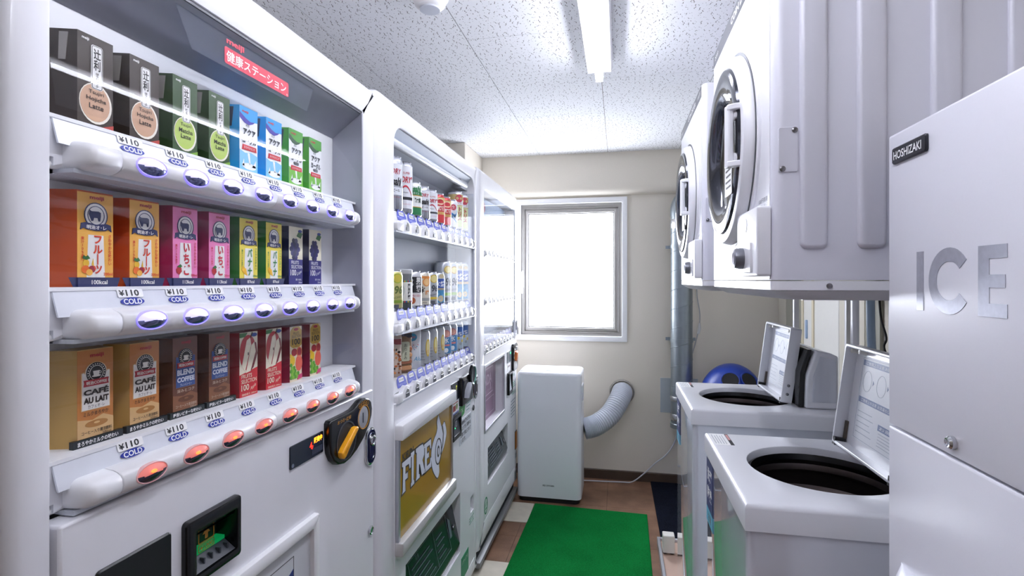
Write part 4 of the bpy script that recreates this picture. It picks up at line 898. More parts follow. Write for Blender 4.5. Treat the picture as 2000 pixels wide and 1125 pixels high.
def art_tallgreen(g, r):
    patch(g, 0, r, -.048, .048, .130, .152, 3, .0003, 14); disc(g, r, .004, .135, .018, .016, 1); tx(g, r, 'トリス', 0, .118, .012, .032, 1); patch(g, 0, r, -.016, .024, .018, .105, 2, .0004); tx(g, r, vert('トリス'), .006, .072, .055, .018, 1, bold=.04); patch(g, 0, r, -.030, .030, .105, .108, 3, .0006)
def art_ume(g, r):
    patch(g, 0, r, -.035, .035, .052, .103, 0, .0004); patch(g, 0, r, -.048, .048, .010, .050, 1, .0003, 14); tx(g, r, vert('男梅'), .012, .078, .046, .020, 1, bold=.03); tx(g, r, vert('サワー'), -.012, .076, .040, .013, 1, bold=.02); disc(g, r, -.010, .026, .011, .011, 2); tx(g, r, '梅の旨み', .006, .042, .008, .030, 3)
def art_honshi(g, r):
    patch(g, 0, r, -.048, .048, .010, .104, 0, .0003, 14); patch(g, 0, r, -.048, .048, .098, .106, 1, .0006, 14); disc(g, r, .010, .086, .015, .015, 1); disc(g, r, .010, .086, .012, .012, 2, .0011); tx(g, r, '本', -.006, .060, .022, .020, 3, bold=.03); tx(g, r, '搾', .012, .050, .016, .016, 1, bold=.02); patch(g, 0, r, -.022, .026, .022, .032, 4, .0006); tx(g, r, 'KIRIN', 0, .016, .005, .02, 3)
def art_196(H, green):
    def f(g, r):
        disc(g, r, .008, H * .80, .017, .015, 1); disc(g, r, .008, H * .80, .013, .012, 2, .0011); tx(g, r, '-196', 0, H * .52, H * .20, .052, 3, bold=.03, shear=.1); tx(g, r, 'STRONG', .002, H * .33, H * .05, .040, 3, rot=.2); patch(g, 0, r, -.024, .028, H * .20, H * .27, 4, .0006); patch(g, 0, r, -.006, .012, H * .08, H * .16, 5, .0006)
    return f
def art_hyo(H):
    def f(g, r):
        patch(g, 0, r, -.048, .048, H * .08, H * .46, 0, .0003, 14); patch(g, 0, r, -.048, .048, H * .46, H * .52, 1, .0005, 14); patch(g, 0, r, -.048, .048, H * .52, H * .80, 2, .0004, 14); tx(g, r, '氷結', .002, H * .65, H * .17, .040, 3, bold=.03, shear=.2); disc(g, r, .006, H * .20, .012, .012, 4); disc(g, r, .010, H * .88, .012, .008, 4)
        for k in range(6): disc(g, r, -.022 + .009 * k, H * (.14 + .05 * (k * 7 % 5)), .004, .005, 5, .0007, 8)
    return f
def art_lemon(g, r):
    disc(g, r, .016, .062, .010, .030, 0, .0008, 18); disc(g, r, .016, .062, .007, .024, 1, .0011, 18); tx(g, r, 'レモン', .014, .050, .010, .012, 2)
    for k in range(4): patch(g, 0, r, -.026, .004 - .004 * (k % 2), .022 + .010 * k, .024 + .010 * k, 3, .0006)
def art_hyo2(g, r):
    patch(g, 0, r, -.048, .048, .012, .074, 0, .0003, 14); disc(g, r, .0, .088, .018, .014, 1); disc(g, r, .0, .088, .014, .010, 2, .0011); tx(g, r, '氷', .0, .062, .022, .022, 3, bold=.03); patch(g, 0, r, -.012, .016, .040, .047, 1, .0006); disc(g, r, .0, .024, .009, .009, 3)
def art_bluewhite(g, r):
    patch(g, 0, r, -.048, .048, .060, .100, 0, .0003, 14); tx(g, r, '氷結', 0, .072, .016, .036, 1, bold=.03)
    for k in range(5): disc(g, r, -.020 + .010 * k, .030 + .012 * (k % 3), .0065, .0065, 2 + k % 2, .0008, 10)
def pouch(h, w_, cols, art):
    """pillow pouch standing on its end, face towards the aisle and the viewer"""
    o = None; g = G(); fr = frame((0, 0, 0), (cos(PH + pi / 2), sin(PH + pi / 2), 0), (0, 0, 1), (cos(PH), sin(PH), 0))
    N = 10; loops = []
    for k in range(N + 1):
        t = k / N; d = .020 * sqrt(max(0, sin(pi * t))) + .001; hw = w_ / 2 * (1 - .06 * sin(pi * t)); loops.append([(hw * cos(a), h * t, d * sin(a)) for a in [2 * pi * i / 20 for i in range(20)]])
    g.loft(list(reversed(loops)))
    o = g.obj('snack_pouch', P(cols[0], .25), None, fr, local=True); g = G(); art(g, lambda t: .0212 * sqrt(max(0, sin(pi * t))) + .0012); g.obj('print', [P(c, .3) for c in cols], o, fr, local=True); return o
def art_nuts(g, d):
    rnd = random.Random(3)
    for k in range(46):
        t = rnd.uniform(.08, .66); u = rnd.uniform(-.022, .022); g.plate(ell(u, .13 * t, rnd.uniform(.0025, .0045), rnd.uniform(.0025, .004), 8), d(t) * (1 - (u / .034) ** 2) ** .5 - .002, d(t) * (1 - (u / .034) ** 2) ** .5 + .0012, rnd.choice((1, 2, 3, 4)))
    g.box(-.024, .024, .100, .116, .0, .0165, 5)
def art_sausage(g, d):
    for k in range(4): g.plate(rrect(-.026, .026, .010 + .020 * k, .026 + .020 * k, .007, 3), .006, d(.15 + .14 * k) + .001, 1 + k % 2, bev=.003)
    g.box(-.027, .027, .112, .124, .0, .0125, 3); g.plate(rrect(-.010, .016, .040, .100, .004, 3), .010, .0235, 4); g.text(vert('おつまみ'), .003, .070, .0238, .05, .010, m=5)
def art_white(g, d):
    g.plate(ell(-.004, .106, .015, .013, 18), .008, .0185, 1); g.text('NEW', -.004, .106, .0188, .007, .020, m=2); g.text('Alu', .012, .036, .0226, .013, .024, m=1, shear=.3)
    for k in range(8): g.plate(ell(-.014 + .004 * k, .066 + .005 * ((k * 5) % 4), .0014, n=6), .010, .0228, 1 + k % 2)
def cup():
    g = G().lathe([(.026, 0), (.030, .003), (.031, .030), (.031, .110), (.0325, .112), (.0325, .124), (.030, .127), (.001, .127)], (0, 0, 0), 'w', 28, m=[1, 1, 2, 2, 0, 0, 0])
    o = g.obj('sake_cup', [P('#cfd2d6', .2), P('#4a5256', .2), P('#8e9498', .15)], None, WORLD, local=True); g = G(); r = .031
    patch(g, 0, r, -.040, .040, .028, .086, 0, .0005, 14)
    for k in range(14): patch(g, 0, r, -.040 + .0058 * k, -.0355 + .0058 * k, .086, .091, 1 + k % 4, .0008, 2); patch(g, 0, r, -.040 + .0058 * k, -.0355 + .0058 * k, .023, .028, 1 + (k + 2) % 4, .0008, 2)
    tx(g, r, vert('純米吟醸'), .012, .058, .048, .010, 5, bold=.03); disc(g, r, -.012, .060, .010, .018, 6); g.obj('label', [P(c) for c in ('#eeeeea', '#c0304a', '#3a78b8', '#e0b23c', '#4a9a6a', '#22222a', '#d6d9dc')], o, WORLD, local=True); return o
KINDS = {
 'asahi5': (lambda: make_can(.166, ALUCAN, art_asahi(.166), ('#dfe2e8', '#b02034', '#15161c', '#50545e')), 'tall silver beer can with black script'),
 'dry5': (lambda: make_can(.166, ALUCAN, art_dry(.166), ('#e6e8ee', '#b82236', '#15161c', '#2a2d36')), 'tall silver beer can with red arc'),
 'green': (lambda: make_can(.119, '#e9ecef', art_green, ('#1f7a48', '#eef1ee', '#c8923a', '#3a4a40')), 'green and white beer can with gold bands'),
 'asahi3': (lambda: make_can(.119, ALUCAN, art_asahi(.119), ('#dfe2e8', '#b02034', '#15161c', '#50545e')), 'short silver beer can with black script'),
 'dry3': (lambda: make_can(.119, ALUCAN, art_dry(.119), ('#e6e8ee', '#b82236', '#15161c', '#2a2d36')), 'short silver beer can with red arc'),
 'hon': (lambda: make_can(.119, '#c03038', art_hon, ('#c8363e', '#d8b86a', '#efe0b8', '#f6f2ea')), 'red beer can with a gold band'),
 'wb': (lambda: make_can(.119, '#eef1f5', art_whiteblue, ('#f4f6f8', '#c8324a', '#4a8ec8', '#3a4458')), 'white beer can with blue swirls'),
 'tg': (lambda: make_can(.166, '#eceef2', art_tallgreen, ('#ffffff', '#b8304a', '#cfd6a0', '#c8b070')), 'tall white highball can with green label'),
 'ume': (lambda: make_can(.122, '#d9dade', art_ume, ('#23242a', '#eceae8', '#b8603a', '#c05a6c')), 'black and white plum sour can'),
 'honshi': (lambda: make_can(.122, '#d8d2c4', art_honshi, ('#dcd6c6', '#e08a3a', '#f0c488', '#2c2a28', '#a8aaa8')), 'cream chuhai can with orange slice'),
 '196': (lambda: make_can(.122, '#c3c8d0', art_196(.122, 0), ('#ffffff', '#d8b84a', '#f0e29a', '#4a4f5c', '#d0b43c', '#50545e')), 'silver lemon chuhai can with number'),
 'hyo': (lambda: make_can(.122, '#cdd3dc', art_hyo(.122), ('#3f8ec0', '#b8a888', '#3a5cb4', '#f2f4f8', '#d8c8a0', '#7ab8dc')), 'blue iced chuhai can'),
 '1965': (lambda: make_can(.166, '#c3c8d0', art_196(.166, 1), ('#ffffff', '#d8b84a', '#f0e29a', '#4a4f5c', '#9cc46a', '#50545e')), 'tall silver lemon can with green stripe'),
 'hyo5': (lambda: make_can(.166, '#cdd3dc', art_hyo(.166), ('#3f8ec0', '#b8a888', '#3a5cb4', '#f2f4f8', '#d8c8a0', '#7ab8dc')), 'tall blue iced chuhai can'),
 'yellow': (lambda: make_can(.122, '#d8d08a', art_196(.122, 0), ('#ffffff', '#a8b83c', '#d0c04a', '#6a7a3a', '#8aa83c', '#50545e')), 'yellow green can half hidden by frame'),
 'cup': (cup, 'glass sake cup with a white label'),
 'nuts': (lambda: pouch(.130, .062, ('#d8c4b4', '#2c2420', '#b8643a', '#d88a4a', '#8a4a2c', '#8a2c34'), art_nuts), 'brown snack pouch with nuts'),
 'sau': (lambda: pouch(.132, .064, ('#9a7a5e', '#c89468', '#a86a4a', '#3a3c52', '#c8cdb4', '#2c3028'), art_sausage), 'brown and navy sausage snack pouch'),
 'white': (lambda: pouch(.132, .064, ('#e6eaf0', '#2f9ac8', '#d04a5c'), art_white), 'white pouch with a blue round badge'),
 'lemon': (lambda: make_can(.124, '#c6cad0', art_lemon, ('#d8b838', '#ece0a0', '#c03a30', '#8d9198')), 'silver can printed with half a lemon'),
 'hyo2': (lambda: make_can(.124, '#c8ced8', art_hyo2, ('#3f86c0', '#e08a8a', '#f0b8a8', '#eef2f6')), 'blue and pink grapefruit can'),
 'bw': (lambda: make_can(.124, '#c4d4e2', art_bluewhite, ('#3a6cb8', '#eef2f6', '#d8c050', '#9aa4ae')), 'pale blue can with yellow dots'),
}
ROW2 = [['asahi5', 'dry5', 'green', 'asahi3', 'dry3', 'hon', 'hon', 'wb', 'tg', 'tg'], ['yellow', 'cup', 'ume', 'honshi', '196', 'hyo', '1965', '1965', 'hyo5', 'hyo5'], ['nuts', 'sau', 'white', 'lemon', 'lemon', 'lemon', 'hyo2', 'hyo2', 'bw', 'bw']]
PROTO = {}
def stock(kind, x, y, z):
    o = PROTO[kind] = KINDS[kind][0]() if kind not in PROTO else dup(PROTO[kind]); o.location = (x, y, z); return o
NTH = ('first', 'second', 'third', 'fourth', 'fifth', 'sixth', 'seventh', 'eighth', 'ninth', 'last')
for r, row in enumerate(ROW2):
    for i, kind in enumerate(row):
        o = stock(kind, -.6685, 1.483 + .0786 * i, R2[r] + .0435)
        cat = {'cup': 'cup', 'nuts': 'snack pouch', 'sau': 'snack pouch', 'white': 'snack pouch'}.get(kind, 'can')
        tag(o, '%s, %s on the middle machine\'s %s shelf' % (KINDS[kind][1], NTH[i], ('top', 'middle', 'bottom')[r]), cat, 'drinks on the %s shelf of the middle machine' % ('top', 'middle', 'bottom')[r])

# ================================================================== third vending machine, by the window
m3 = thing('vending_machine', (-.95, 2.75, 0), 'white vending machine with a purple WONDA poster, farthest beside the window', 'vending machine', 'row of vending machines')
G().box(2.300, 3.210, .05, 1.838, -.72, -.094).obj('cabinet', WHITE2, m3, F, bevel=.008)
G().ring(rrect(2.298, 3.212, .10, 1.846, (.006, .006, .02, .02), 5), rrect(2.395, 3.150, .20, 1.762, (.003, .003, .02, .04), 5), -.0935, 0, bev=(.022, .004)).obj('door_frame', WHITE, m3, F)
G().holed((2.3965, 3.1485), (.202, .982), [(2.400, 2.840, .612, .930), (2.470, 2.940, .345, .522)], -.06, -.0005).obj('lower_door', WHITE, m3, F, bevel=.002)
G().box(2.3955, 3.1495, .985, 1.758, -.093, -.091).obj('display_back', BLUEGREY, m3, F)
G().box(3.147, 3.1495, .985, 1.758, -.091, -.004).obj('display_side', mat('display_side_grey', '#d3d8e2'), m3, F)
g = G().box(2.41, 3.13, 1.655, 1.752, -.091, -.060, 0); g.plate(ell(2.62, 1.705, .03, .028, 18), -.060, -.0595, 1); g.box(2.44, 3.10, 1.655, 1.668, -.060, -.0595, 2); g.obj('header_card', [P('#7fa8d6'), P('#b8485c'), P('#3a6cb0')], m3, F)
G().box(2.3955, 3.1495, .984, 1.7615, -.008, -.005).obj('glass_pane', GLASS, m3, F)
R3 = (1.462, 1.232, .998)
can_rack(m3, 2.455, .0800, 9, R3, 2.405, 3.14, ('130', '130', '160'))
g = G().box(2.396, 2.844, .608, .934, -.058, -.050, 0); pw = g.obj('poster_sheet', mat('mauve_poster', '#8d6a86', 0.3, noise=0.05, scale=8), m3, F)
g = G(); g.text('WONDA', 2.60, .815, -.0495, .055, .30, bold=.02); g.text('WONDERFUL COFFEE', 2.60, .755, -.0495, .016, .30); g.ring(rrect(2.42, 2.78, .735, .875, .003, 1), rrect(2.426, 2.774, .741, .869, .003, 1), -.0502, -.0495)
g.ring(rrect(2.42, 2.80, .63, .715, .003, 1), rrect(2.424, 2.796, .634, .711, .003, 1), -.0502, -.0495); g.box(2.72, 2.735, .752, .79, -.0502, -.0495); g.obj('poster_print', P('#c9b4c6'), pw, F)
G().box(2.3985, 2.8415, .6105, .9315, -.006, -.004).obj('poster_glass', SOFTGLASS, m3, F)
G().ring(rrect(2.398, 2.842, .610, .932, .006, 3), rrect(2.410, 2.830, .622, .920, .006, 3), -.003, .004, bev=.0015).obj('poster_frame', ALU, m3, F)
chute(m3, 2.470, 2.940, .345, .522, 4)
c3 = G().plate(rrect(3.040, 3.175, .795, .955, (.02, .035, .045, .02), 5), -.001, .014, bev=.003, bk=2).obj('coin_unit', BLACK, m3, F)
G().ring(ell(3.075, .885, .032, .040, 22), ell(3.075, .885, .027, .035, 22), .0135, .0165).obj('lever_rim', CHROME, c3, F); G().plate([(3.055, .860), (3.068, .852), (3.098, .900), (3.095, .912), (3.07, .905)], .014, .030, bev=.004).obj('return_lever', mat('orange_lever', '#d8702a', .3), c3, F)
G().lathe([(.024, .013), (.024, .018), (.018, .020), (.001, .018)], (3.135, .910, 0), 'w', 22).obj('coin_slot', CHROME, c3, F)
d3 = G().box(2.915, 3.015, .862, .925, -.0005, .003).obj('price_display', mat('grey_display', '#6a7a84', 0.2), m3, F); G().box(2.99, 3.005, .905, .917, .003, .004).obj('display_lamp', mat('green_led', '#20d080'), d3, F)
g = G().box(2.925, 3.005, .815, .853, -.0005, .001, 0); g.box(2.93, 2.99, .835, .845, .001, .0014, 1); g.obj('notice_sticker', [PAPER, P('#b0a0a4')], m3, F)
b3 = G().ring(rrect(2.915, 3.015, .68, .805, .005, 3), rrect(2.93, 3.003, .70, .79, .003, 3), -.001, .014, bev=.003, wi=-.001).obj('note_unit', BLACK, m3, F)
G().add([(2.932, .70, .010), (3.0, .70, .010), (3.0, .79, .001), (2.932, .79, .001)], [(0, 1, 2, 3)]).obj('note_flap', LGREY, b3, F)
G().plate(rrect(3.165, 3.20, .99, 1.09, .016, 6), -.0005, .012, bev=.004).obj('door_lock', CHROME, m3, F)
g = G(); g.text('つり銭', 3.09, .765, .0006, .016, .09); g.text('Wonda', 3.10, .665, .0006, .028, .12, shear=.2)
for k in range(3): g.box(3.04, 3.15 - .02 * (k % 2), .718 - .012 * k, .7215 - .012 * k, -.0005, .0006)
g.obj('green_lettering', P('#7ab8a0'), m3, F)
g = G()
for k in range(6): g.box(3.03, 3.15 - .015 * (k % 3), .615 - .018 * k, .6215 - .018 * k, -.0005, .0006)
g.obj('fine_print', P('#9aa2ac'), m3, F)
oc = G().plate(rrect(3.145, 3.195, .30, .412, .004, 2), -.0005, .002).obj('return_cup', P('#3a2412'), m3, F); G().plate(rrect(3.150, 3.190, .306, .405, .004, 2), .002, .006, bev=.002).obj('cup_flap', mat('orange_flap', '#c8741e', .3), oc, F)
g = G().box(3.150, 3.195, .245, .282, -.0005, .001, 0); [g.box(3.154, 3.19, .25 + .009 * k, .254 + .009 * k, .001, .0014, 1) for k in range(3)]; g.obj('recycle_sticker', [P('#cfd4d6'), P('#70808a')], m3, F)
g = G().box(3.130, 3.195, .115, .175, -.0005, .001, 0); [g.box(3.136, 3.19, .122 + .012 * k, .128 + .012 * k, .001, .0014, 1) for k in range(4)]; g.obj('rating_plate', [P('#b0b4b8'), P('#6a7078')], m3, F)
g = G().ring(ell(2.429, .262, .031, .040, 26), ell(2.429, .262, .025, .033, 26), .0, .0008); g.plate(ell(2.429, .262, .021, .028, 22), .0, .0006, 1); g.text('ECO', 2.429, .268, .0010, .014, m=2); g.box(2.417, 2.441, .246, .251, .0006, .001, 2); g.obj('eco_mark', [P('#2c8a5c'), P('#d8e6de'), P('#2c8a5c')], m3, F)
G().box(2.31, 3.20, .052, .098, -.10, -.020).obj('plinth', BLACKM, m3, F); G().plate(rrect(2.300, 3.205, .030, .056, .004, 2), -.10, .006, bev=.004, bk=2).obj('kick_rail', mat('grey_kick_rail', '#8c8e90', .4, metal=.3), m3, F)
for yy in (2.36, 3.03):
    for xx in (-.025, -.62): G().lathe([(.020, .0065), (.020, .016), (.010, .019), (.010, .031)], (yy, xx, 0), 'w', 14).obj('foot', STEEL, m3, FOOT)

# ================================================================== right side: dryers over washers
FACE = mat('dryer_white', '#f0f0f5', 0.3, noise=0.012, scale=6, coat=0.1); FACE_SHADE = mat('dryer_side_shade', '#dcdce6', 0.38, noise=0.012, scale=8)  # sides are the front's paint, with their shade put into a darker tone
DARKGLOSS = mat('smoked_chrome_ring', '#4a4c54', 0.10, metal=0.75, noise=0.04, scale=60); DARKGLASS = mat('dark_door_glass', '#07080c', 0.06, noise=0, coat=0.5)
def rim_rect(x0, x1, y0, y1, cx, cy, n=48):
    """points on a rectangle outline seen at even angles from (cx, cy), corners included"""
    A = [2 * pi * i / n for i in range(n)] + [atan2(y - cy, x - cx) % (2 * pi) for x in (x0, x1) for y in (y0, y1)]; A = sorted(set(round(a, 6) for a in A)); out = []
    for a in A:
        c, s = cos(a), sin(a); t = min([q for q in (((x1 if c > 0 else x0) - cx) / c if abs(c) > 1e-9 else 1e9, ((y1 if s > 0 else y0) - cy) / s if abs(s) > 1e-9 else 1e9)]); out.append((cx + c * t, cy + s * t))
    return A, out
def dryer():
    y0, y1 = 1.013, 1.617; yc = 1.312; zc = 1.626
    t = thing('dryer', (.58, yc, 1.295), None, 'dryer', 'coin dryers mounted above the washing machines')
    body = rrect(.27, .90, y0, y1, (.018, .004, .004, .018), 5)
    g = G().plate(body, 1.331, 1.978, bev=.006, bk=2); g.obj('dryer_body', FACE_SHADE, t)
    G().plate(rrect(.2695, .9005, y0 - .0005, y1 + .0005, (.018, .004, .004, .018), 5), 1.313, 1.3292).obj('base_band', FACE, t)
    lo = [(x * 1.0 + (.030 if x < .5 else 0), y + (.018 if y < yc else -.018)) for x, y in body]
    G().loft([[(x, y, 1.296) for x, y in lo], [(x, y, 1.3125) for x, y in body]]).obj('drip_pan', mat('pan_grey', '#cfcdd0', .4, noise=.06), t)
    R = RIGHT(.27); N = NEAR(y0); uc = -yc
    G().plate(rrect(-y1 + .018, -y0 - .018, 1.3325, 1.976, .003, 2), .0, .0012).obj('front_panel', FACE, t, R)
    for a, b_ in ((.313, .358), (.404, .450), (.516, .562), (.628, .674), (.74, .786)):
        G().plate(rrect(a, b_, 1.386, 1.955, .012, 4), .0002, .0075, bev=.007, bk=3).obj('side_rib', FACE_SHADE, t, N)
    ap = G().plate(rrect(.278, .311, 1.522, 1.602, .004, 3), .0002, .002, bev=.001).obj('access_plate', FACE_SHADE, t, N)
    for (a, b_) in ((.305, 1.596), (.285, 1.528)): G().lathe([(.0052, .001), (.0052, .003), (.003, .0042), (.001, .0042)], (a, b_, 0), 'w', 14).obj('screw', STEEL, ap, N)
    G().lathe([(.0048, .0005), (.0048, .0025), (.001, .0035)], (.361, 1.3205, 0), 'w', 12).obj('screw', STEEL, t, N)
    # door
    dr = G().lathe([(.224, .001), (.224, .006), (.217, .009), (.213, .009), (.211, .020), (.206, .029), (.196, .032), (.188, .030)], (uc, zc, 0), 'w', 64, caps=False).obj('door_collar', FACE, t, R)
    G().lathe([(.189, .029), (.185, .035), (.174, .038), (.156, .036), (.140, .030), (.128, .020), (.124, .012)], (uc, zc, 0), 'w', 64, caps=False).obj('door_ring', DARKGLOSS, dr, R)
    G().lathe([(.125, .014), (.110, .008), (.07, .005), (.001, .004)], (uc, zc, 0), 'w', 48, caps=False).obj('door_glass', DARKGLASS, dr, R)
    G().lathe([(.2195, .0085), (.2195, .0094), (.2120, .0094)], (uc, zc, 0), 'w', 64, caps=False).obj('door_gap', DGREY, dr, R)
    # handle: grip held off the collar by two arms
    hu = uc + .165; g = G()
    g.loft([[(hu + du, v, w) for du, w in ((-.010, .044), (.010, .040), (.014, .052), (-.006, .057))] for v in (1.560, 1.567, 1.625, 1.680, 1.687)])
    g.obj('handle_grip', FACE, dr, R, bevel=.003)
    for v in (1.560, 1.675):
        G().loft([[(hu - .008 + q, v + dv, w) for dv in (0, .012)] + [(hu + .012 + q, v + dv, w) for dv in (.012, 0)] for q, w in ((.014, .020), (.010, .040), (.0, .054))]).obj('handle_arm', FACE, dr, R, bevel=.002)
    for v in (1.580, 1.665): G().lathe([(.010, .020), (.010, .040), (.001, .042)], (hu + .004, v, 0), 'w', 14).obj('handle_boss', FACE, dr, R)
    g = G().plate(rrect(uc + .075, uc + .145, 1.512, 1.600, .003, 2), .0385, .0393, 0)
    for k in range(6): g.box(uc + .085 + .004 * (k % 2), uc + .135, 1.588 - .012 * k, 1.592 - .012 * k, .0393, .0396, 1)
    g.obj('caution_card', [PAPER, INK], dr, R)
    # coin box and knob
    cb = G().plate(rrect(-1.190, -1.024, 1.338, 1.466, .005, 3), .001, .024, bev=.004, bk=2).obj('coin_box', FACE, t, R)
    G().plate(ell(-1.11, 1.438, .010, .014, 18), .0238, .0246).obj('coin_hole', GREY, cb, R)
    kp = G().plate(rrect(-1.165, -1.060, 1.345, 1.402, .003, 2), .0238, .028, bev=.001).obj('knob_plate', FACE, cb, R)
    g = G().lathe([(.021, .028), (.021, .034), (.0185, .044), (.012, .046), (.012, .040), (.001, .040)], (-1.120, 1.374, 0), 'w', 24, m=[0, 0, 0, 1, 1]); g.obj('knob', [mat('knob_grey', '#74767e', .3, metal=.4), FACE], kp if False else cb, R)
    g = G().text('100円専用', -1.075, 1.482, .0014, .010, .06); g.text('20分 コイン投入口', -1.075, 1.472, .0014, .006, .06); g.obj('coin_lettering', P('#6d6f78'), t, R)
    g = G().plate(rrect(-1.600, -1.035, 1.938, 1.974, .003, 2), .001, .0022, 0); g.text('COIN DRYER', -1.26, 1.956, .0026, .017, .20, m=1, bold=.02); g.text('20分', -1.55, 1.955, .0026, .014, .05, m=1); g.text('100円', -1.08, 1.955, .0026, .014, .06, m=1)
    g.obj('name_strip', [mat('strip_grey', '#3a3b44', .3), PAPER], t, R)
    return t
d1 = dryer(); d1['label'] = 'white coin dryer with dark round door above the near washing machine'
d2 = dup(d1); d2.location.y += .800; d2['label'] = 'white coin dryer with dark round door farther back, above the far washing machine'
def stand(ys, label):
    t = thing('dryer_stand', (.80, sum(ys) / 2, 0), label, 'stand', 'white dryer stands')
    for y in ys:
        for x in (.718, .915): G().plate(rrect(x, x + .020, y - .010, y + .010, .003, 2), .0225, 1.294).obj('post', FACE, t)
    for x in (.720, .917): G().box(x, x + .016, ys[0] + .011, ys[1] - .011, 1.268, 1.294).obj('crossbar', FACE, t)
    for y in ys:
        G().box(.738, .915, y - .008, y + .008, 1.268, 1.294).obj('side_bar', FACE, t); G().box(.50, .718, y - .008, y + .008, 1.276, 1.294).obj('bearer_arm', FACE, t)
stand((1.06, 1.598), 'white steel stand carrying the near dryer'); stand((1.838, 2.40), 'white steel stand carrying the far dryer')

WASH = mat('washer_white', '#f0f1f6', 0.28, noise=0.012, scale=6, coat=0.2); WASHB = mat('washer_body', '#e2e6f0', 0.04, noise=0.01, scale=6, coat=1.0, spec=1.0)
WASHB.node_tree.nodes['Principled BSDF'].inputs['Coat IOR'].default_value = 1.9
DRUM = mat('dark_steel_drum', '#6e6462', 0.34, metal=0.85, noise=0.06)
def washer():
    y0 = 1.080; y1 = 1.568; cx, cy, r = .455, y0 + .245, .155
    t = thing('washing_machine', (.52, (y0 + y1) / 2, .0225), None, 'washing machine', 'top loading coin washing machines')
    bs = rrect(.243, .712, y0 + .005, y1 - .005, (.016, .006, .006, .016), 4)
    G().loft([[(p[0], p[1], z) for p in bs] for z in (.045, .849)], caps=False).box(.25, .70, y0 + .01, y1 - .01, .045, .05).obj('washer_body', WASHB, t)
    for (x, y) in ((.285, y0 + .05), (.285, y1 - .05), (.66, y0 + .05), (.66, y1 - .05)): G().lathe([(.020, .0225), (.020, .035), (.014, .045)], (x, y, 0), 'w', 14).obj('foot', BLACKM, t)
    # deck with the round opening
    A, po = rim_rect(.238, .714, y0, y1, cx, cy); hole = [(cx + r * cos(a), cy + r * sin(a)) for a in A]
    G().ring(po, hole, .850, .902, bev=(.010, .004), wi=.865).obj('deck', WASH, t)
    G().lathe([(.158, .878), (.152, .870), (.150, .845), (.168, .835), (.172, .80), (.160, .785), (.166, .76), (.176, .72), (.178, .45), (.001, .44)], (cx, cy, 0), 'w', 56, caps=False).obj('drum', DRUM, t)
    G().lathe([(.1555, .882), (.1470, .886), (.1445, .872), (.151, .860)], (cx, cy, 0), 'w', 56, caps=False).obj('drum_rim', BLACK, t)
    g = G().plate(rrect(.247, .296, y0 + .375, y0 + .475, .004, 2), .9021, .9024, 0); g.box(.287, .296, y0 + .375, y0 + .475, .9024, .9027, 1); g.box(.2885, .2945, y0 + .42, y0 + .468, .9027, .9030, 2)
    for k in range(5): g.box(.2515 + .0065 * k, .2535 + .0065 * k, y0 + .385, y0 + .465 - .008 * (k % 2), .9024, .9027, 3)
    g.obj('deck_label', [PAPER, P('#3a3c42'), P('#d8a0a0'), P('#b9bcc4')], t)
    R = RIGHT(.243)
    g = G().box(-y0 - .476, -y0 - .380, .705, .838, .0002, .001, 0); g.box(-y0 - .476, -y0 - .380, .665, .705, .0002, .001, 2); g.text('洗濯', -y0 - .428, .800, .0012, .036, .07, m=1, bold=.03); g.text('乾燥', -y0 - .428, .750, .0012, .036, .07, m=1, bold=.03); g.text('注意', -y0 - .428, .685, .0012, .022, .05, m=3)
    g.obj('front_sticker', [P('#2c3670'), PAPER, P('#6ec0dc'), P('#7a2430')], t, R)
    # control box at the back
    ya, yb = y0 + .075, y1 - .012; sec = [(.612, .9025), (.712, .9025), (.712, 1.078), (.690, 1.088), (.645, 1.098), (.616, 1.01)]
    cb = G().plate(sec, -yb, -ya).obj('control_box', WASH, t, frame((0, 0, 0), (1, 0, 0), (0, 0, 1), (0, -1, 0)), bevel=.006)
    G().plate([(.632, .925), (.704, .925), (.704, 1.062), (.690, 1.070), (.655, 1.078), (.634, 1.01)], -ya + .0002, -ya + .0015).obj('side_panel', WASHB, cb, frame((0, 0, 0), (1, 0, 0), (0, 0, 1), (0, -1, 0)))
    G().plate([(.594, .9035), (.6115, .9035), (.6155, 1.02), (.637, 1.098), (.622, 1.098), (.600, 1.02)], -yb + .015, -ya - .015).obj('control_panel', BLACK, cb, frame((0, 0, 0), (1, 0, 0), (0, 0, 1), (0, -1, 0)), bevel=.003)
    # lid, open, leaning against the control box
    th = .13; LF = frame((.558, 0, .905), (0, -1, 0), (sin(th), 0, cos(th)), (-cos(th), 0, sin(th))); u0, u1, H = -y0 - .455, -y0 - .140, .262
    ld = G().plate(rrect(u0, u1, .0, H, .008, 3), -.030, -.022).obj('lid', WASH, t, LF)
    G().ring(rrect(u0, u1, .0, H, .008, 3), rrect(u0 + .008, u1 - .008, .008, H - .008, .005, 3), -.022, .006, bev=.002).obj('lid_rim', WASH, ld, LF)
    g = G(); w = -.0219; a, b_ = u0 + .045, u1 - .040
    g.box(a, b_, .030, H - .022, w, w + .0003, 0); g.ring(rrect(a + .004, b_ - .004, .034, H - .026, .002, 1), rrect(a + .005, b_ - .005, .035, H - .027, .002, 1), w + .0003, w + .0005, 1)
    for (v, q0, q1) in ((H - .045, a + .008, b_ - .008), (.125, a + .008, b_ - .03), (.080, a + .12, b_ - .01)): g.box(q0, q1, v, v + .014, w + .0003, w + .0006, 2); g.text('ご使用上の注意 お洗濯のしかた' if q1 - q0 > .15 else 'お願い', (q0 + q1) / 2, v + .007, w + .0008, .008, (q1 - q0) * .85, m=0)
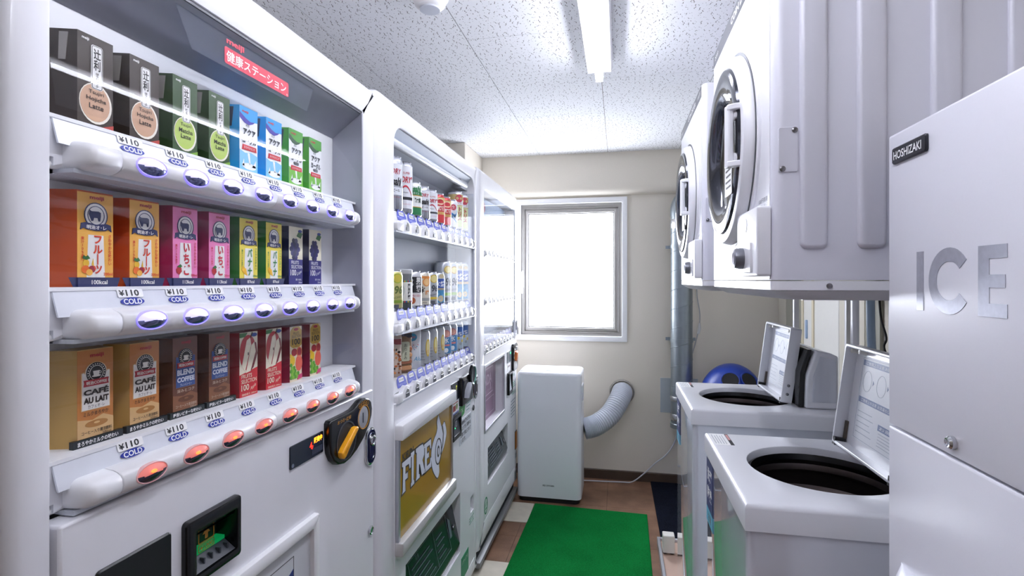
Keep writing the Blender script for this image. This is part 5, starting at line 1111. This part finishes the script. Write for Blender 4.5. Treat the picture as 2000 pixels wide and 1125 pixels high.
    for k in range(3): g.ring(ell(a + .040 + .070 * k, H - .082, .022, .026, 20), ell(a + .040 + .070 * k, H - .082, .021, .025, 20), w + .0003, w + .0006, 1); g.plate([(a + .068 + .070 * k, H - .088), (a + .074 + .070 * k, H - .082), (a + .068 + .070 * k, H - .076)], w + .0003, w + .0006, 2)
    for k in range(5): g.box(a + .012, a + .095 - .008 * (k % 3), .050 + .013 * k, .0515 + .013 * k, w + .0003, w + .0006, 1); g.box(a + .125, b_ - .015 - .008 * (k % 2), .045 + .007 * k, .0462 + .007 * k, w + .0003, w + .0006, 1)
    g.obj('instruction_sheet', [P('#f0f3f8'), P('#b4bac6'), P('#7484ac')], ld, LF)
    for (uu, vv) in ((u0 + .016, H - .016), (u0 + .060, H - .014), (u1 - .060, H - .014), (u1 - .016, H - .016)): G().lathe([(.006, -.022), (.006, -.004), (.001, -.003)], (uu, vv, 0), 'w', 12).obj('lid_buffer', IVORY, ld, LF)
    for vv in (.030, .060): G().lathe([(.005, 0), (.005, .002), (.001, .003)], (.558 - .0 + vv * sin(th) + .012, .905 + vv, 0), 'w', 12).obj('lid_screw', STEEL, ld, NEAR(y0 + .140))
    for uu in (u0 + .012, u1 - .012):
        G().box(uu - .008, uu + .008, -.004, .016, -.02, .006).obj('hinge', BLACKM, ld, LF)
        G().box(uu - .006, uu + .006, .016, .062, -.0215, -.016).obj('hinge_arm', mat('rusty_steel', '#6e655c', .5, metal=.6, noise=.3, scale=80), ld, LF)
    return t
w1 = washer(); w1['label'] = 'white top-loading washing machine with open lid, nearest beside the ice machine'
w2 = dup(w1); w2.location.y += .763; w2['label'] = 'white top-loading washing machine with open lid, the far one by the duct'

# ---- ice machine
ICEW = mat('ice_machine_white', '#eeeef6', 0.33, noise=0.012, scale=300, bump=0.03, bscale=500)
t = thing('ice_machine', (.71, .65, 0), 'white ice machine with silver ICE lettering, nearest on the right', 'ice machine'); R = RIGHT(.42)
G().plate(rrect(.436, 1.0 - .01, .34, .935, .004, 2), .02, 1.552).obj('cabinet', WHITE2, t)
G().plate(rrect(-.939, -.335, 1.1045, 1.558, .004, 3), -.016, 0, bev=.003, bk=2).obj('upper_panel', ICEW, t, R)
G().plate(rrect(-.939, -.335, .05, 1.1015, .004, 3), -.016, 0, bev=.003, bk=2).obj('lower_panel', ICEW, t, R)
bd = G().plate(rrect(-.920, -.828, 1.5095, 1.5345, .0035, 3), 0, .004, bev=.0015).obj('name_badge', mat('badge_dark', '#2b2c33', .25, metal=.4), t, R)
G().text('HOSHIZAKI', -.876, 1.5215, .0043, .0125, .076, bold=.015).obj('badge_lettering', PAPER, bd, R)
SILV = mat('silver_foil', '#b9bac4', 0.30, metal=0.55, noise=0.15, scale=120)
G().box(-.857, -.840, 1.288, 1.371, 0, .0006).obj('letter_i', SILV, t, R)
oc = [( -.782 + .045 * cos(a), 1.3295 + .0435 * sin(a)) for a in [radians(38 + 284 * i / 30) for i in range(31)]]; ic = [(-.782 + .027 * cos(a), 1.3295 + .0255 * sin(a)) for a in [radians(38 + 284 * i / 30) for i in range(31)]]
G().plate(oc + list(reversed(ic)), 0, .0006).obj('letter_c', SILV, t, R)
G().plate([(-.725, 1.288), (-.677, 1.288), (-.677, 1.3035), (-.706, 1.3035), (-.706, 1.322), (-.680, 1.322), (-.680, 1.337), (-.706, 1.337), (-.706, 1.3555), (-.677, 1.3555), (-.677, 1.371), (-.725, 1.371)], 0, .0006).obj('letter_e', SILV, t, R)
G().lathe([(.0085, 0), (.0085, .005), (.006, .0075), (.004, .006), (.001, .006)], (-.773, 1.1225, 0), 'w', 18).obj('panel_lock', CHROME, t, R)
g = G().loft([[(-.900, v, 0), (-.60, v, 0), (-.60 , v, w), (-.850, v, w), (-.882, v, w * .6)] for v, w in ((.55, .034), (.87, .034), (.888, .028), (.900, .012), (.903, .001))]); g.obj('dispenser_hood', ICEW, t, R)

# ---- portable air conditioner, hose and wall sleeve
t = thing('air_conditioner', (-.42, 3.28, 0), 'white portable air conditioner standing below the window', 'air conditioner')
ACW = mat('conditioner_white', '#eceff4', 0.25, noise=0.02, scale=5, coat=0.2)
G().plate(rrect(-.604, -.216, 3.130, 3.420, .035, 6), .030, .780, bev=.022, bk=4).obj('casing', ACW, t)
G().plate(rrect(-.592, -.229, 3.142, 3.408, .03, 6), .0005, .030).obj('base', BLACKM, t)
G().plate(rrect(-.590, -.240, 3.165, 3.330, .02, 5), .7795, .7825, bev=.0015).obj('top_panel', PLASTIC, t)
G().plate(rrect(-.432, -.404, 3.180, 3.200, .003, 2), .7825, .7835).obj('display', P('#5a6a80'), t)
for k in range(3): G().plate(ell(-.30 + .022 * k, 3.20, .006, .006, 12), .7825, .7837).obj('touch_key', LGREY, t)
G().text('IRIS OHYAMA', -.41, .105, .0006, .010, .070, bold=.03).obj('maker_lettering', P('#565a62'), t, NEAR(3.130))
G().plate(rrect(3.19, 3.30, .60, .70, .01, 4), 0, .004, bev=.002).obj('side_grip', LGREY, t, frame((-.216, 0, 0), (0, 1, 0), (0, 0, 1), (1, 0, 0)))
path = spline([(-.2145, 3.37, .390), (-.18, 3.378, .398), (-.13, 3.40, .415), (-.055, 3.45, .465), (-.005, 3.505, .535), (.020, 3.555, .580), (.023, 3.592, .588)], 40)
rr = [.064 + .0042 * sin(2 * pi * i / 6) for i in range(len(path))]
hs = G().tube(path, rr, 28).obj('exhaust_hose', mat('grey_hose', '#cdd2dc', .4, noise=.03), None, angle=80)
tag(hs, 'grey corrugated exhaust hose bending from the air conditioner to the wall', 'hose')
sl = G().lathe([(.082, .0), (.082, .010), (.074, .014), (.072, .012), (.072, .001)], (.023, .588, 0), 'w', 36, caps=False).obj('wall_sleeve', mat('dull_metal_sleeve', '#a39f98', .4, metal=.6, noise=.1), None, NEAR(3.60))
tag(sl, 'round metal sleeve in the wall around the hose end', 'sleeve')
cord = spline([(-.27, 3.50, .012), (-.15, 3.525, .006), (.02, 3.54, .006), (.09, 3.555, .008), (.17, 3.562, .07), (.236, 3.565, .137), (.31, 3.57, .20), (.365, 3.572, .30), (.375, 3.575, .40)], 10)
tag(G().tube(cord, .0042, 8).obj('power_cord', P('#c9ccd2')), 'pale grey power cord rising from the floor along the back wall', 'cord')

# ---- spiral duct on the back wall
t = thing('spiral_duct', (.39, 3.47, .42), 'galvanised spiral duct standing against the back wall', 'duct'); GALV = mat('galvanised_steel', '#8f989e', 0.36, metal=0.75, noise=0.14, scale=14); FOIL = mat('crinkled_foil', '#d2d4d8', 0.25, metal=0.9, noise=.1, bump=.8, bscale=90)
cx, cy, r = .390, 3.470, .066
G().tube([(cx, cy, .42), (cx, cy, 1.745)], r, 36).obj('pipe', GALV, t)
hel = [(cx + r * cos(a), cy + r * sin(a), .60 + 1.08 * a / (2 * pi * 9)) for a in [2 * pi * i / 28 for i in range(28 * 9 + 1)]]
G().tube(hel, .0022, 6).obj('spiral_seam', GALV, t)
el = [(cx, cy, 1.735), (cx, cy, 1.775)] + [(cx + .075 * (1 - cos(a)), cy, 1.775 + .075 * sin(a)) for a in [radians(q) for q in range(10, 91, 10)]] + [(cx + .30, cy, 1.85)]
G().tube(el, r + .003, 30).obj('elbow', GALV, t)
for z0, z1 in ((1.655, 1.715), (.575, .605), (.455, .495)): G().lathe([(r + .001, z0), (r + .004, z0 + .006), (r + .004, z1 - .006), (r + .001, z1)], (cx, cy, 0), 'w', 30, caps=False).obj('foil_tape', FOIL, t)
G().lathe([(r + .004, .405), (r + .004, .432), (r + .0005, .435)], (cx, cy, 0), 'w', 30).obj('end_collar', GALV, t)
for z in (1.545, .955):
    br = G().lathe([(r + .001, z - .012), (r + .0045, z - .012), (r + .0045, z + .012), (r + .001, z + .012)], (cx, cy, 0), 'w', 30, caps=False).obj('bracket', GALV, t)
    for s in (-1, 1): G().box(cx + s * (r + .012) - .014, cx + s * (r + .012) + .014, 3.535, 3.539, z - .010, z + .010).obj('bracket_ear', GALV, br)
    for s in (-1, 1): G().box(cx + s * (r + .010) - .003, cx + s * (r + .010) + .003, 3.539, 3.6, z - .004, z + .004).obj('bracket_pin', STEEL, br)
tag(G().plate(rrect(.270, .505, .463, .690, .003, 2), .0, .004, bev=.001).obj('wall_plate', P('#b4bcc2', .5), None, NEAR(3.6)), 'flat grey plate fixed to the back wall behind the duct', 'wall plate')
cb = spline([(.495, 3.58, 1.32), (.500, 3.585, 1.22), (.515, 3.585, 1.12), (.513, 3.585, 1.03), (.502, 3.58, .985), (.485, 3.575, .92), (.468, 3.57, .86)], 8)
t = thing('cable', (.52, 3.585, 1.1), 'thin grey cable with a clear connector hanging beside the duct', 'cable')
G().tube(cb, .0035, 8).obj('cable_core', P('#a9abae'), t); G().tube([(.514, 3.585, 1.055), (.513, 3.585, 1.02), (.506, 3.584, .985)], [.006, .011, .009], 10).obj('connector', P('#cfd0d2', .25), t)

# ---- blue bin with two holes
t = thing('recycling_bin', (.665, 3.38, 0), 'blue domed recycling bin with two round holes behind the far washing machine', 'bin'); BLUE = mat('blue_bin_plastic', '#1f3fa0', 0.35, noise=.03)
bx, by, bz = .665, 3.36, .595
G().lathe([(.150, .0005), (.160, .01), (.180, .575), (.180, .590)], (bx, by, 0), 'w', 40).obj('bin_body', BLUE, t)
G().lathe([(.188, .588), (.188, .60)] + [(.186 * cos(a), bz + .012 + .226 * sin(a)) for a in [radians(q) for q in range(6, 90, 7)]] + [(.001, bz + .238)], (bx, by, 0), 'w', 48).obj('dome_lid', BLUE, t)
for az in (-104, -60):
    el_ = radians(41); n = Vector((cos(radians(az)) * cos(el_) / .186, sin(radians(az)) * cos(el_) / .186, sin(el_) / .226)).normalized(); c = Vector((bx + .186 * cos(el_) * cos(radians(az)), by + .186 * cos(el_) * sin(radians(az)), bz + .012 + .226 * sin(el_)))
    U = Vector((0, 0, 1)).cross(n).normalized(); V = n.cross(U); fr = frame(tuple(c), tuple(U), tuple(V), tuple(n))
    h = G().ring(ell(0, 0, .053, n=28), ell(0, 0, .046, n=28), -.014, .004, bev=.002).obj('hole_rim', BLUE, t, fr); G().plate(ell(0, 0, .0465, n=28), -.012, .0015).obj('hole', BLACKM, h, fr)
# ---- hoses and cables behind the washers
tag(G().tube(spline([(.785, 1.87, 1.30), (.787, 1.868, 1.15), (.797, 1.872, 1.0), (.785, 1.865, .85), (.79, 1.86, .5), (.79, 1.86, .03)], 8), .012, 12).obj('water_hose', P('#a9c0d6', .4)), 'pale blue water hose hanging behind the washing machines', 'hose')
tag(G().tube(spline([(.90, 2.08, 1.30), (.905, 2.075, 1.2), (.915, 2.06, 1.13), (.905, 2.05, 1.09), (.925, 2.0, 1.0), (.93, 1.97, .8)], 8), .004, 8).obj('cable', BLACKM), 'thin black cable hanging behind the far washing machine', 'cable')
